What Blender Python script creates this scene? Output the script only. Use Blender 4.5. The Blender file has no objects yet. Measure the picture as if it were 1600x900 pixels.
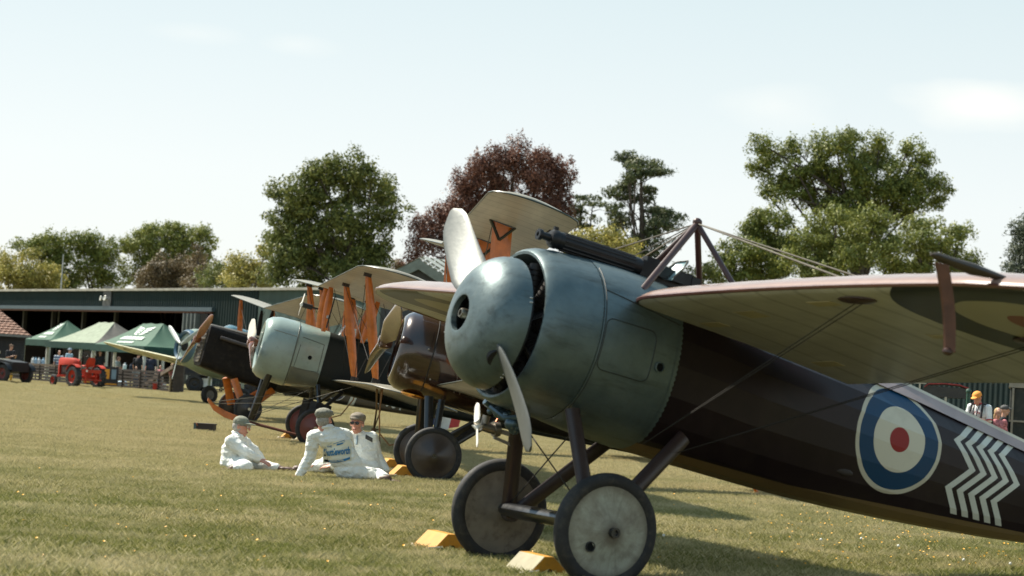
import bpy, bmesh, math, random
import numpy as np
from math import sin, cos, pi, radians, sqrt, atan, atan2
from mathutils import Vector, Matrix
from mathutils.bvhtree import BVHTree
random.seed(4); rng = np.random.default_rng(4)
SC = bpy.context.scene
COL = SC.collection

# ---------------------------------------------------------------- camera
FPX = 3100.0; HCAM = 1.2; ROLL = radians(3.5); PITCH = atan(153/3100)
_r0 = Vector((1, 0, 0)); CF = Vector((0, cos(PITCH), sin(PITCH))); _u0 = Vector((0, -sin(PITCH), cos(PITCH)))
CR = cos(ROLL)*_r0 + sin(ROLL)*_u0; CU = cos(ROLL)*_u0 - sin(ROLL)*_r0
CO = Vector((0, 0, HCAM))
cam_data = bpy.data.cameras.new('camera'); cam = bpy.data.objects.new('camera', cam_data); COL.objects.link(cam)
cam_data.sensor_width = 36; cam_data.lens = FPX/1600*36; cam_data.clip_start = .3; cam_data.clip_end = 3000
cam.matrix_world = Matrix(((CR.x, CU.x, -CF.x, CO.x), (CR.y, CU.y, -CF.y, CO.y), (CR.z, CU.z, -CF.z, CO.z), (0, 0, 0, 1)))
cam_data.dof.use_dof = True; cam_data.dof.focus_distance = 21.0; cam_data.dof.aperture_fstop = 3.4
SC.camera = cam
# ---------------------------------------------------------------- sky and sun
SUN_EL = radians(52); SUN_AZ = Vector((-.82, .57, 0)).normalized()
SUN = Vector((SUN_AZ.x*cos(SUN_EL), SUN_AZ.y*cos(SUN_EL), sin(SUN_EL)))
SC.view_settings.view_transform = 'Standard'; SC.view_settings.look = 'None'
SC.view_settings.exposure = 1.08; SC.view_settings.gamma = 1
world = bpy.data.worlds.new('World'); SC.world = world; world.use_nodes = True
wn = world.node_tree; wn.nodes.clear()
def wnode(t, **k):
    n = wn.nodes.new(t)
    for a, b in k.items(): setattr(n, a, b)
    return n
out = wnode('ShaderNodeOutputWorld'); bg = wnode('ShaderNodeBackground'); bg.inputs[1].default_value = .0655
sky = wnode('ShaderNodeTexSky', sky_type='NISHITA', sun_disc=False)
sky.sun_elevation = SUN_EL; sky.sun_rotation = atan2(SUN_AZ.x, SUN_AZ.y)
sky.dust_density = 1.6; sky.air_density = 1.0; sky.ozone_density = 1.0
tc = wnode('ShaderNodeTexCoord')
def vdir(px, py): return (CF + CR*(px-800)/FPX + CU*(450-py)/FPX).normalized()
def wmath(op, a, b=None, c=None):
    n = wnode('ShaderNodeMath', operation=op)
    for i, v in enumerate((a, b, c)):
        if v is None: continue
        if isinstance(v, (int, float)): n.inputs[i].default_value = v
        else: wn.links.new(v, n.inputs[i])
    return n.outputs[0]
# thin high cloud: a few soft wisps, each at its own direction
noise = wnode('ShaderNodeTexNoise'); noise.inputs['Scale'].default_value = 14; noise.inputs['Detail'].default_value = 6
mp = wnode('ShaderNodeMapping'); mp.inputs['Scale'].default_value = (1, 1, 2.6)
wn.links.new(tc.outputs['Generated'], mp.inputs[0]); wn.links.new(mp.outputs[0], noise.inputs['Vector'])
sep = wnode('ShaderNodeSeparateXYZ'); wn.links.new(tc.outputs['Generated'], sep.inputs[0])
cl = None
for (px, py, wx, wz, s) in [(1530, 168, .040, .012, .85), (1210, 165, .034, .013, .55), (300, 52, .030, .008, .5), (462, 70, .02, .006, .45), (1900, 120, .06, .02, .8), (-200, 200, .05, .015, .5), (900, -260, .08, .02, .6)]:
    d = vdir(px, py)
    dx = wmath('DIVIDE', wmath('SUBTRACT', sep.outputs[0], d.x), wx); dz = wmath('DIVIDE', wmath('SUBTRACT', sep.outputs[2], d.z), wz)
    q = wmath('ADD', wmath('MULTIPLY', dx, dx), wmath('MULTIPLY', dz, dz))
    q = wmath('SUBTRACT', 1.0, wmath('SQRT', q))
    q = wmath('ADD', q, wmath('MULTIPLY', wmath('SUBTRACT', noise.outputs[0], .5), 1.6))
    n = wnode('ShaderNodeMath', operation='MULTIPLY', use_clamp=True); wn.links.new(q, n.inputs[0]); n.inputs[1].default_value = s*1.3
    front = wmath('GREATER_THAN', sep.outputs[1], 0)
    v = wmath('MULTIPLY', n.outputs[0], front)
    v = wmath('MULTIPLY', v, s)
    cl = v if cl is None else wmath('MAXIMUM', cl, v)
# pale, slightly milky summer sky: the physical sky thinned towards a pale blue white
milk = wnode('ShaderNodeMixRGB'); milk.inputs[0].default_value = .86
grad = wnode('ShaderNodeValToRGB')
grad.color_ramp.elements[0].position = .0; grad.color_ramp.elements[0].color = (7.35, 7.5, 7.2, 1)
grad.color_ramp.elements[1].position = .5; grad.color_ramp.elements[1].color = (2.5, 4.0, 5.2, 1)
e = grad.color_ramp.elements.new(.10); e.color = (7.05, 7.4, 7.3, 1)
e = grad.color_ramp.elements.new(.20); e.color = (5.8, 6.65, 6.7, 1)
wn.links.new(sep.outputs[2], grad.inputs[0])
wn.links.new(sky.outputs[0], milk.inputs[1]); wn.links.new(grad.outputs[0], milk.inputs[2])
mixc = wnode('ShaderNodeMixRGB'); mixc.inputs[2].default_value = (7.7, 7.75, 7.35, 1)
wn.links.new(cl, mixc.inputs[0]); wn.links.new(milk.outputs[0], mixc.inputs[1])
wn.links.new(mixc.outputs[0], bg.inputs[0]); wn.links.new(bg.outputs[0], out.inputs[0])
sl = bpy.data.lights.new('sun', 'SUN'); sl.energy = 4.6; sl.angle = radians(.55); sl.color = (1, .93, .80)
so = bpy.data.objects.new('sun', sl); COL.objects.link(so); so.rotation_mode = 'QUATERNION'
so.rotation_quaternion = (-SUN).to_track_quat('-Z', 'Y')

# ---------------------------------------------------------------- helpers
def ray(px, py): return CF + CR*((px-800)/FPX) + CU*((450-py)/FPX)
def at(px, py, D): return CO + ray(px, py)*D
def atz(px, py, z=0.0):
    d = ray(px, py); return CO + d*((z-CO.z)/d.z)
def link(o, parent=None):
    COL.objects.link(o)
    if parent is not None: o.parent = parent
    return o
def mesh(name, verts, faces, m=None, parent=None, smooth=False, mats=None, midx=None, loc=None):
    me = bpy.data.meshes.new(name)
    me.from_pydata([tuple(v) for v in verts], [], [tuple(f) for f in faces])
    if mats:
        for q in mats: me.materials.append(q)
        if midx is not None: me.polygons.foreach_set('material_index', np.array(midx, dtype=np.int32))
    elif m: me.materials.append(m)
    if smooth: me.polygons.foreach_set('use_smooth', np.ones(len(me.polygons), dtype=bool))
    me.update()
    o = bpy.data.objects.new(name, me)
    if loc is not None: o.location = loc
    return link(o, parent)
def tag(o, label=None, cat=None, group=None, kind=None):
    if label: o['label'] = label
    if cat: o['category'] = cat
    if group: o['group'] = group
    if kind: o['kind'] = kind
    return o
def empty(name, loc, rz=0, label=None, cat=None, group=None):
    o = bpy.data.objects.new(name, None); o.location = loc; o.rotation_euler = (0, 0, rz); o.empty_display_size = .2
    link(o); return tag(o, label, cat, group)
class G:
    """collects shapes for ONE mesh"""
    def __init__(s): s.v = []; s.f = []; s.i = []
    def add(s, vs, fs, i=0):
        b = len(s.v); s.v += [Vector(v) for v in vs]; s.f += [tuple(b+k for k in f) for f in fs]; s.i += [i]*len(fs); return s
    def box(s, c, sz, R=None, i=0, taper=1.0):
        c = Vector(c); a, b, h = [q/2 for q in sz]; vs = []
        for z, t in ((-h, 1), (h, taper)):
            for x, y in ((-a, -b), (a, -b), (a, b), (-a, b)):
                p = Vector((x*t, y*t, z)); vs.append(c + (R @ p if R is not None else p))
        return s.add(vs, [(3, 2, 1, 0), (4, 5, 6, 7), (0, 1, 5, 4), (1, 2, 6, 5), (2, 3, 7, 6), (3, 0, 4, 7)], i)
    def bar(s, p, q, w, d=None, up=(0, 0, 1), i=0):
        """rectangular bar from p to q, w wide across up x dir, d thick"""
        p = Vector(p); q = Vector(q); d = d or w; t = (q-p).normalized(); u = Vector(up)
        a = t.cross(u)
        if a.length < 1e-3: a = t.cross(Vector((1, 0, 0)))
        a.normalize(); b = a.cross(t).normalized(); vs = []
        for c in (p, q):
            for x, y in ((-1, -1), (1, -1), (1, 1), (-1, 1)): vs.append(c + a*(x*w/2) + b*(y*d/2))
        return s.add(vs, [(3, 2, 1, 0), (4, 5, 6, 7), (0, 1, 5, 4), (1, 2, 6, 5), (2, 3, 7, 6), (3, 0, 4, 7)], i)
    def tube(s, pts, r, n=8, i=0, flat=None, caps=True):
        """round (or flattened: flat=(axis, factor)) tube along pts, r number or list"""
        pts = [Vector(p) for p in pts]; m = len(pts); rs = r if isinstance(r, (list, tuple)) else [r]*m
        vs = []; ref = None
        for k, p in enumerate(pts):
            t = (pts[min(k+1, m-1)] - pts[max(k-1, 0)]).normalized()
            if flat is not None: ref = Vector(flat[0])
            elif ref is None: ref = Vector((0, 0, 1)) if abs(t.z) < .9 else Vector((1, 0, 0))
            a = t.cross(ref).normalized(); b = a.cross(t).normalized()
            if flat is None: ref = b
            for j in range(n):
                th = 2*pi*j/n
                vs.append(p + a*(cos(th)*rs[k]*(flat[1] if flat else 1)) + b*(sin(th)*rs[k]))
        fs = [(k*n+j, k*n+(j+1) % n, (k+1)*n+(j+1) % n, (k+1)*n+j) for k in range(m-1) for j in range(n)]
        if caps: fs += [tuple(range(n-1, -1, -1)), tuple((m-1)*n+j for j in range(n))]
        return s.add(vs, fs, i)
    def lathe(s, prof, o=(0, 0, 0), ax=(1, 0, 0), n=32, i=0, a0=0, a1=2*pi):
        """prof: list of (distance along axis, radius)"""
        o = Vector(o); ax = Vector(ax).normalized(); ref = Vector((0, 0, 1)) if abs(ax.z) < .9 else Vector((1, 0, 0))
        a = ax.cross(ref).normalized(); b = ax.cross(a).normalized(); full = abs(a1-a0-2*pi) < 1e-6; nn = n if full else n+1
        vs = [o + ax*d + (a*cos(a0+(a1-a0)*j/n) + b*sin(a0+(a1-a0)*j/n))*r for d, r in prof for j in range(nn)]
        m = len(prof)
        fs = [(k*nn+j, (k+1)*nn+j, (k+1)*nn+(j+1) % nn, k*nn+(j+1) % nn) for k in range(m-1) for j in range(n)]
        return s.add(vs, fs, i)
    def ball(s, c, r, n=10, i=0):
        rr = r if isinstance(r, (tuple, list, Vector)) else (r, r, r); c = Vector(c); vs = []; m = n//2+1
        for k in range(m+1):
            th = pi*k/m
            for j in range(n): vs.append(c + Vector((rr[0]*sin(th)*cos(2*pi*j/n), rr[1]*sin(th)*sin(2*pi*j/n), rr[2]*cos(th))))
        return s.add(vs, [(k*n+j, (k+1)*n+j, (k+1)*n+(j+1) % n, k*n+(j+1) % n) for k in range(m) for j in range(n)], i)
    def loft(s, rings, i=0, caps=True):
        n = len(rings[0]); vs = [v for r in rings for v in r]
        fs = [(k*n+j, k*n+(j+1) % n, (k+1)*n+(j+1) % n, (k+1)*n+j) for k in range(len(rings)-1) for j in range(n)]
        if caps: fs += [tuple(range(n-1, -1, -1)), tuple((len(rings)-1)*n+j for j in range(n))]
        return s.add(vs, fs, i)
    def make(s, name, m, parent=None, smooth=False, loc=None):
        """auto-smooth by angle: split sharp edges by flat shading when smooth is False; 'auto' keeps creases"""
        mats = m if isinstance(m, (list, tuple)) else None
        o = mesh(name, s.v, s.f, None if mats else m, parent, bool(smooth), mats, s.i if mats else None, loc)
        bm = bmesh.new(); bm.from_mesh(o.data)
        bmesh.ops.remove_doubles(bm, verts=bm.verts, dist=1e-5)
        bmesh.ops.recalc_face_normals(bm, faces=bm.faces)
        if smooth:
            for e in bm.edges:
                if len(e.link_faces) == 2 and e.calc_face_angle(0) > .7: e.smooth = False
        bm.to_mesh(o.data); bm.free()
        return o
def copy_tree(o, parent=None):
    c = o.copy(); COL.objects.link(c); c.parent = parent
    for ch in list(o.children): copy_tree(ch, c)
    return c
# ---------------------------------------------------------------- materials
class NT:
    def __init__(s, name):
        s.m = bpy.data.materials.new(name); s.m.use_nodes = True; s.t = s.m.node_tree; s.t.nodes.clear()
        s.out = s.n('ShaderNodeOutputMaterial'); s.b = s.n('ShaderNodeBsdfPrincipled'); s.t.links.new(s.b.outputs[0], s.out.inputs[0])
        s.tc = s.n('ShaderNodeTexCoord'); s.obj = s.tc.outputs['Object']
    def n(s, t, **k):
        q = s.t.nodes.new(t)
        for a, b in k.items(): setattr(q, a, b)
        return q
    def setin(s, sock, v):
        if isinstance(v, bpy.types.NodeSocket): s.t.links.new(v, sock)
        elif isinstance(v, (tuple, list)) and len(v) == 3 and sock.type == 'RGBA': sock.default_value = (*v, 1)
        else: sock.default_value = v
    def math(s, op, a, b=None, c=None, clamp=False):
        q = s.n('ShaderNodeMath', operation=op, use_clamp=clamp)
        for i, v in enumerate((a, b, c)):
            if v is not None: s.setin(q.inputs[i], v)
        return q.outputs[0]
    def mix(s, f, a, b, mode='MIX'):
        q = s.n('ShaderNodeMixRGB', blend_type=mode); s.setin(q.inputs[0], f); s.setin(q.inputs[1], a); s.setin(q.inputs[2], b); return q.outputs[0]
    def noise(s, scale, detail=4, vec=None, st=None, rough=.55):
        q = s.n('ShaderNodeTexNoise'); q.inputs['Scale'].default_value = scale; q.inputs['Detail'].default_value = detail; q.inputs['Roughness'].default_value = rough
        v = vec or s.obj
        if st:
            mp = s.n('ShaderNodeMapping'); mp.inputs['Scale'].default_value = st; s.t.links.new(v, mp.inputs[0]); v = mp.outputs[0]
        s.t.links.new(v, q.inputs['Vector']); return q.outputs[0]
    def ramp(s, f, stops):
        q = s.n('ShaderNodeValToRGB'); el = q.color_ramp.elements
        while len(el) < len(stops): el.new(.5)
        for e, (p, c) in zip(el, stops): e.position = p; e.color = (c, c, c, 1) if isinstance(c, (int, float)) else (*c, 1)
        s.t.links.new(f, q.inputs[0]); return q.outputs[0]
    def xyz(s, v=None):
        q = s.n('ShaderNodeSeparateXYZ'); s.t.links.new(v or s.obj, q.inputs[0]); return q.outputs
    def bump(s, h, st=.3, d=.01):
        q = s.n('ShaderNodeBump'); q.inputs['Strength'].default_value = st; q.inputs['Distance'].default_value = d; s.t.links.new(h, q.inputs['Height'])
        s.t.links.new(q.outputs[0], s.b.inputs['Normal']); return q.outputs[0]
    def set(s, **k):
        for a, v in k.items():
            s.setin(s.b.inputs[a.replace('_', ' ')], v)
        return s
    def translucent(s, col, f):
        t = s.n('ShaderNodeBsdfTranslucent'); s.setin(t.inputs[0], col); mx = s.n('ShaderNodeMixShader'); s.setin(mx.inputs[0], f)
        s.t.links.new(s.b.outputs[0], mx.inputs[1]); s.t.links.new(t.outputs[0], mx.inputs[2]); s.t.links.new(mx.outputs[0], s.out.inputs[0])
MC = {}
def mat(name, c, rough=.6, metal=0.0, var=.18, scale=4, bump=0, bscale=60, coat=0, spec=.5, dirt=None, trans=None):
    if name in MC: return MC[name]
    k = NT(name); a = tuple(max(0, x*(1-var)) for x in c); b = tuple(min(1, x*(1+var)) for x in c)
    nz = k.noise(scale, 5); col = k.mix(k.ramp(nz, [(.3, 0), (.7, 1)]), a, b)
    if dirt:
        col = k.mix(k.ramp(k.noise(scale*2.7, 6, rough=.7), [(.5, 0), (.72, dirt[1])]), col, dirt[0])
    k.set(Base_Color=col, Metallic=float(metal), Specular_IOR_Level=float(spec), Coat_Weight=float(coat), Coat_Roughness=.15)
    k.set(Roughness=k.math('ADD', k.math('MULTIPLY', k.noise(scale*5, 3), .16), rough-.08))
    if bump: k.bump(k.noise(bscale, 4), bump, .01)
    if trans: k.translucent(col, trans)
    MC[name] = k.m; return k.m
# ================================================================ ground
def ground_mat():
    k = NT('mown grass field')
    X = k.xyz()
    big = k.noise(.16, 4, st=(1, .35, 1)); mid = k.noise(1.1, 5, st=(.6, 1, 1)); fine = k.noise(26, 4, rough=.7); blades = k.noise(75, 3, rough=.8)
    straw = (.34, .285, .130); green = (.17, .175, .055); dry = (.42, .36, .19)
    far = k.ramp(k.math('DIVIDE', X[1], 60.0), [(.30, 0), (.75, 1)])
    f1 = k.math('ADD', k.math('MULTIPLY', big, .55), k.math('MULTIPLY', mid, .45))
    c = k.mix(k.ramp(f1, [(.36, 0), (.62, 1)]), green, straw)
    c = k.mix(k.math('MULTIPLY', far, .62), c, straw)
    c = k.mix(k.ramp(fine, [(.52, 0), (.72, .6)]), c, dry)
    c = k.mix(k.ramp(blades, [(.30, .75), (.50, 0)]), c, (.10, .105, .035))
    # worn, mown strips farther out
    st = k.noise(.5, 3, st=(.12, 1.6, 1)); c = k.mix(k.math('MULTIPLY', k.ramp(st, [(.45, 0), (.62, .5)]), far), c, (.42, .36, .19))
    c = k.mix(1.0, c, (.66, .68, .70), 'MULTIPLY'); k.set(Base_Color=c, Roughness=.95, Specular_IOR_Level=.12)
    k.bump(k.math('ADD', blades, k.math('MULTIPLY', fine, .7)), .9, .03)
    return k.m
gv = []; gf = []
xs = [-900, -300, -90, -40, -20, -10, -5, 0, 5, 10, 20, 40, 90, 300, 900]; ys = [-60, 0, 6, 12, 18, 25, 35, 50, 70, 100, 140, 220, 500, 1500]
for y in ys:
    for x in xs: gv.append((x, y, 0))
for j in range(len(ys)-1):
    for i in range(len(xs)-1): a = j*len(xs)+i; gf.append((a, a+1, a+1+len(xs), a+len(xs)))
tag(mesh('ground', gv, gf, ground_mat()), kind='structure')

# grass: a real tuft patch, repeated over the near field by geometry nodes
def blade_mat():
    k = NT('grass blades'); g = k.n('ShaderNodeNewGeometry'); rnd = g.outputs['Random Per Island']
    c = k.ramp(rnd, [(0, (.11, .125, .03)), (.28, (.21, .21, .06)), (.52, (.34, .31, .125)), (.80, (.52, .45, .23)), (1, (.66, .58, .37))])
    P3 = g.outputs['Position']; w = k.noise(.45, 6, vec=P3, st=(.7, 1, 1), rough=.65); c = k.mix(k.ramp(w, [(.38, .60), (.50, .25), (.60, 0)]), c, (.16, .185, .035)); w4 = k.noise(2.6, 3, vec=P3); c = k.mix(k.ramp(w4, [(.60, 0), (.70, .4)]), c, (.15, .185, .04)); w2 = k.noise(1.7, 4, vec=P3); c = k.mix(k.ramp(w2, [(.50, 0), (.66, .75)]), c, (.52, .45, .26)); w3 = k.noise(.55, 4, vec=P3, st=(.35, 1.1, 1)); c = k.mix(k.ramp(w3, [(.50, 0), (.66, .28)]), c, (.60, .53, .33)); c = k.mix(k.ramp(w3, [(.34, .30), (.47, 0)]), c, (.19, .20, .06)); Yd = k.ramp(k.math('DIVIDE', k.math('ADD', k.xyz(P3)[1], k.math('MULTIPLY', w, 14.0)), 60.0), [(.36, 0), (.62, .72)]); c = k.mix(Yd, c, (.52, .44, .245))
    k.set(Base_Color=c, Roughness=.6, Specular_IOR_Level=.3); k.translucent(c, .35); return k.m
def tuft(n, size, hmin, hmax):
    P = rng.random((n, 2))*size - size/2; th = rng.random(n)*2*pi; h = hmin+(hmax-hmin)*rng.random(n)**1.6; lean = rng.normal(0, .48, (n, 2))*h[:, None]
    w = .0009+.0009*rng.random(n)
    V = np.zeros((n, 4, 3)); dx = np.cos(th)*w; dy = np.sin(th)*w
    V[:, 0] = np.c_[P[:, 0]-dx, P[:, 1]-dy, np.zeros(n)]; V[:, 1] = np.c_[P[:, 0]+dx, P[:, 1]+dy, np.zeros(n)]
    V[:, 2] = np.c_[P[:, 0]+lean[:, 0]*.4+dx*.7, P[:, 1]+lean[:, 1]*.4+dy*.7, h*.62]
    V[:, 3] = np.c_[P[:, 0]+lean[:, 0], P[:, 1]+lean[:, 1], h]
    F = [(4*i, 4*i+1, 4*i+2) for i in range(n)] + [(4*i, 4*i+2, 4*i+3) for i in range(n)]
    return V.reshape(-1, 3), F
BL = blade_mat()
tv, tf = tuft(9500, 1.15, .015, .078)
patch = mesh('grass_patch', tv, tf, BL, loc=(-1.2, 13.2, 0)); tag(patch, 'dense patch of mixed green and straw grass blades in the near field', 'grass', kind='stuff')
pts = []
y = 11.0
while y < 104:
    st = .8 if y < 30 else (1.1 if y < 60 else 1.7); wdt = y*.275+5.0+y*.10; x = -wdt
    while x < wdt: pts.append((x+random.uniform(-.2, .2), y+random.uniform(-.2, .2), 0)); x += st
    y += st
def instance_on(name, points, src, m, label, cat, smin, smax, seed=1):
    o = mesh(name, points, [], m); tag(o, label, cat, kind='stuff')
    ng = bpy.data.node_groups.new(name, 'GeometryNodeTree')
    ng.interface.new_socket('Geometry', in_out='INPUT', socket_type='NodeSocketGeometry'); ng.interface.new_socket('Geometry', in_out='OUTPUT', socket_type='NodeSocketGeometry')
    gi = ng.nodes.new('NodeGroupInput'); go = ng.nodes.new('NodeGroupOutput'); io = ng.nodes.new('GeometryNodeInstanceOnPoints')
    oi = ng.nodes.new('GeometryNodeObjectInfo'); oi.inputs['Object'].default_value = src; oi.inputs['As Instance'].default_value = True
    rv = ng.nodes.new('FunctionNodeRandomValue'); rv.data_type = 'FLOAT_VECTOR'; rv.inputs[0].default_value = (0, 0, 0); rv.inputs[1].default_value = (0, 0, 6.28); rv.inputs['Seed'].default_value = seed
    rs = ng.nodes.new('FunctionNodeRandomValue'); rs.data_type = 'FLOAT'; rs.inputs[2].default_value = smin; rs.inputs[3].default_value = smax; rs.inputs['Seed'].default_value = seed+5
    L = ng.links.new; L(gi.outputs[0], io.inputs['Points']); L(oi.outputs['Geometry'], io.inputs['Instance']); L(rv.outputs[0], io.inputs['Rotation']); L(rs.outputs[1], io.inputs['Scale']); L(io.outputs[0], go.inputs[0])
    md = o.modifiers.new('n', 'NODES'); md.node_group = ng; return o
instance_on('grass', pts, patch, BL, 'sunlit mown grass of the airfield, green and straw coloured', 'grass', .85, 1.2)
# buttercups and dandelion clocks
fg = G()
def flower(x, y, r, i, h):
    a = random.uniform(0, 6)
    c = Vector((x, y, h)); t = Vector((random.uniform(-.4, .4), random.uniform(-.9, .1), 1)).normalized(); u = t.cross(Vector((1, 0, 0))).normalized(); w = t.cross(u)
    ring = [c + (u*cos(a+2*pi*k/7)+w*sin(a+2*pi*k/7))*r*random.uniform(.8, 1.1) + t*r*.3 for k in range(7)]
    fg.add([c]+ring, [(0, 1+k, 1+(k+1) % 7) for k in range(7)], i)
    fg.tube([(x, y, 0), (x, y, h)], .0012, 3, i=2, caps=False)
for _ in range(1200):
    u = random.random()
    if u < .62: px = random.gauss(1430, 150); py = random.gauss(845, 32)
    elif u < .70: px = random.uniform(420, 1150); py = random.gauss(790, 35)
    else: px = random.uniform(0, 1600); py = random.uniform(690, 898)
    if px < 20 or px > 1610 or py > 899 or py < 690: continue
    if random.random() < .62: continue
    p = atz(px, py); flower(p.x, p.y, random.uniform(.006, .011), 0, random.uniform(.05, .085))
for px, py in [(1282, 858), (1345, 856), (1403, 868), (1505, 891), (1578, 897), (1036, 852)]:
    p = atz(px, py); fg.ball((p.x, p.y, .08), .012, 8, i=1); fg.tube([(p.x, p.y, 0), (p.x, p.y, .08)], .0015, 3, i=2)
fo = fg.make('buttercups', [mat('buttercup yellow', (.85, .42, .03), .5), mat('dandelion seed head', (.75, .76, .7), .9), mat('flower stalk', (.12, .16, .04), .7)])
tag(fo, 'small yellow buttercups and pale seed heads scattered through the near grass', 'flowers', kind='stuff')

# ================================================================ trees
def leaf_mat(name, dark, light, tip):
    k = NT(name); g = k.n('ShaderNodeNewGeometry'); rnd = g.outputs['Random Per Island']
    c = k.ramp(rnd, [(0, dark), (.55, light), (1, tip)])
    w = k.noise(.6, 3, vec=g.outputs['Position']); c = k.mix(k.ramp(w, [(.35, 1), (.65, 0)]), c, k.mix(.55, c, dark))
    c = k.mix(1.0, c, (2.15, 1.9, 1.5), 'MULTIPLY'); k.set(Base_Color=c, Roughness=.55, Specular_IOR_Level=.35); k.translucent(c, .25); return k.m
BARK = mat('tree bark', (.070, .055, .042), .9, var=.4, scale=3, bump=.6, bscale=12)
LM = {
 'oak': leaf_mat('oak leaves', (.040, .062, .016), (.085, .110, .026), (.15, .165, .045)),
 'dark': leaf_mat('dark oak leaves', (.032, .048, .015), (.068, .088, .024), (.125, .14, .038)),
 'olive': leaf_mat('olive green leaves', (.050, .070, .020), (.105, .132, .036), (.165, .185, .055)),
 'lime': leaf_mat('pale yellow green leaves', (.075, .085, .024), (.17, .17, .05), (.27, .25, .09)),
 'copper': leaf_mat('copper beech leaves', (.036, .020, .018), (.075, .037, .032), (.145, .075, .058)),
 'fir': leaf_mat('fir needles', (.022, .036, .020), (.045, .062, .030), (.085, .10, .048)),
 'brown': leaf_mat('brownish hedge leaves', (.040, .032, .020), (.070, .058, .034), (.11, .095, .055)),
 'blue': leaf_mat('blue green needles', (.022, .034, .030), (.040, .056, .046), (.07, .09, .07)),
}
NLEAF = []
def tree(label, kind, D, base, clumps, trunk_r=.35, leaf=.17, dens=1.0, grow=1.22, droop=0, sub=(.38, .88), limbs=True, squash=.75, group=None, top=None):
    """clumps: (px, py, rx, ry) ellipses of the crown as seen; every clump gets its own depth round D"""
    leaf *= .80
    s = FPX/D; b = at(base, 560, D); b.z = 0
    t = empty('tree', b, 0, label, 'tree', group)
    V = []; rad = random.Random(int(base*7+D)); rg = np.random.default_rng(int(base*7+D))
    bl = Vector((0, 0, 0)); cw = []
    allx = [c[0] for c in clumps]; mx = sum(allx)/len(allx)
    subs = []
    for (px, py, rx, ry) in clumps:
        rx *= grow; ry *= grow; 
        rxm, rym = rx/s, ry/s; dep = rad.uniform(-.5, .5)*min(4.5, max(1.0, 3.2-abs(px-mx)/s*.15))
        c = at(px, py, D+dep)-b; cw.append((c, rxm, rym))
        nsub = max(6, int(rxm*rym*7.5/(sub[1]**1.2)))
        for _ in range(nsub):
            u = rg.normal(size=3); u /= np.linalg.norm(u); q = rg.random()**.45
            sc = np.array([c.x+u[0]*rxm*q, c.y+u[1]*max(rxm, rym)*.8*q, c.z+u[2]*rym*q - droop*rg.random()])
            subs.append((sc, sub[0]*.6+(sub[1]*1.15-sub[0]*.6)*rg.random()**1.35))
    tot = []
    for sc, sr in subs:
        n = int(270*min(dens, 1.25)*(sr**2)*(0.17/leaf)**2)+8
        u = rg.normal(size=(n, 3)); u /= np.linalg.norm(u, axis=1)[:, None]; q = rg.random(n)**.28
        an = rg.uniform(.65, 1.35, 3); P = u*(q+np.abs(rg.normal(0, .20, n))*(rg.random(n) < .5))[:, None]*sr*an; P[:, 2] *= squash; dd = rg.normal(size=3)*.22*sr; P += dd*(np.sin(P[:, [1, 2, 0]]*6/sr)); P += sc
        if droop: P[:, 2] -= rg.random(n)*droop*.6
        nr = u + rg.normal(size=(n, 3))*.55; nr[:, 2] += .25; nr /= np.linalg.norm(nr, axis=1)[:, None]
        tot.append((P, nr))
    P = np.concatenate([a for a, _ in tot]); N = np.concatenate([a for _, a in tot]); n = len(P)
    up = rg.normal(size=(n, 3)); A = np.cross(N, up); A /= np.linalg.norm(A, axis=1)[:, None]; B = np.cross(N, A)
    sz = (leaf*(.55+.9*rg.random(n)))[:, None]*.5
    Q = np.stack([P-A*sz*1.3, P-B*sz*.75+N*sz*.2, P+A*sz*1.3, P+B*sz*.75+N*sz*.2], 1).reshape(-1, 3)
    me = bpy.data.meshes.new('crown'); me.vertices.add(4*n); me.vertices.foreach_set('co', Q.astype(np.float32).ravel())
    me.loops.add(4*n); me.loops.foreach_set('vertex_index', np.arange(4*n, dtype=np.int32)); me.polygons.add(n)
    me.polygons.foreach_set('loop_start', np.arange(0, 4*n, 4, dtype=np.int32)); me.polygons.foreach_set('loop_total', np.full(n, 4, dtype=np.int32))
    me.materials.append(LM[kind]); me.update(); NLEAF.append(n); link(bpy.data.objects.new('crown', me), t)
    g = G(); hi = max(c.z for c, _, _ in cw); cx = sum(c.x for c, _, _ in cw)/len(cw)
    tp = Vector((cx*.7, 0, hi*.55)) if top is None else at(top[0], top[1], D)-b
    fork = tp*.55; fork.x *= .6
    g.tube([bl, bl.lerp(tp, .3)+Vector((.1, 0, 0)), fork.lerp(tp, .3), tp], [trunk_r, trunk_r*.85, trunk_r*.65, trunk_r*(.4 if top is None else .15)], 9)
    if limbs:
        for c, rxm, rym in cw:
            a = bl.lerp(tp, rad.uniform(.45, .95)); m = a.lerp(c, .5)+Vector((rad.uniform(-.5, .5), rad.uniform(-.4, .4), rad.uniform(-.2, .7)))
            L = (c-a).length; r0 = min(trunk_r*.36, .025+L*.011)
            e = c+Vector((0, 0, rym*.3)); g.tube([a, m, c, e], [r0, r0*.7, r0*.42, r0*.15], 6)
            for _ in range(4):
                st = m.lerp(c, rad.random()); d = Vector((rad.uniform(-1, 1)*rxm, rad.uniform(-1, 1)*rxm*.6, rad.uniform(-.4, 1)*rym)); g.tube([st, st+d*.5+Vector((0, 0, .15)), st+d*.95], [r0*.35, r0*.22, r0*.08], 4)
    g.make('trunk', BARK, t, True)
    return t
TG = 'trees beyond the hangar'
tree('low pale green tree at the far left edge behind the hangar roof', 'lime', 185, 30, [(5, 418, 25, 18), (30, 422, 40, 24), (62, 432, 30, 20), (20, 448, 45, 18), (75, 446, 25, 14)], .25, .19, group=TG)
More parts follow.
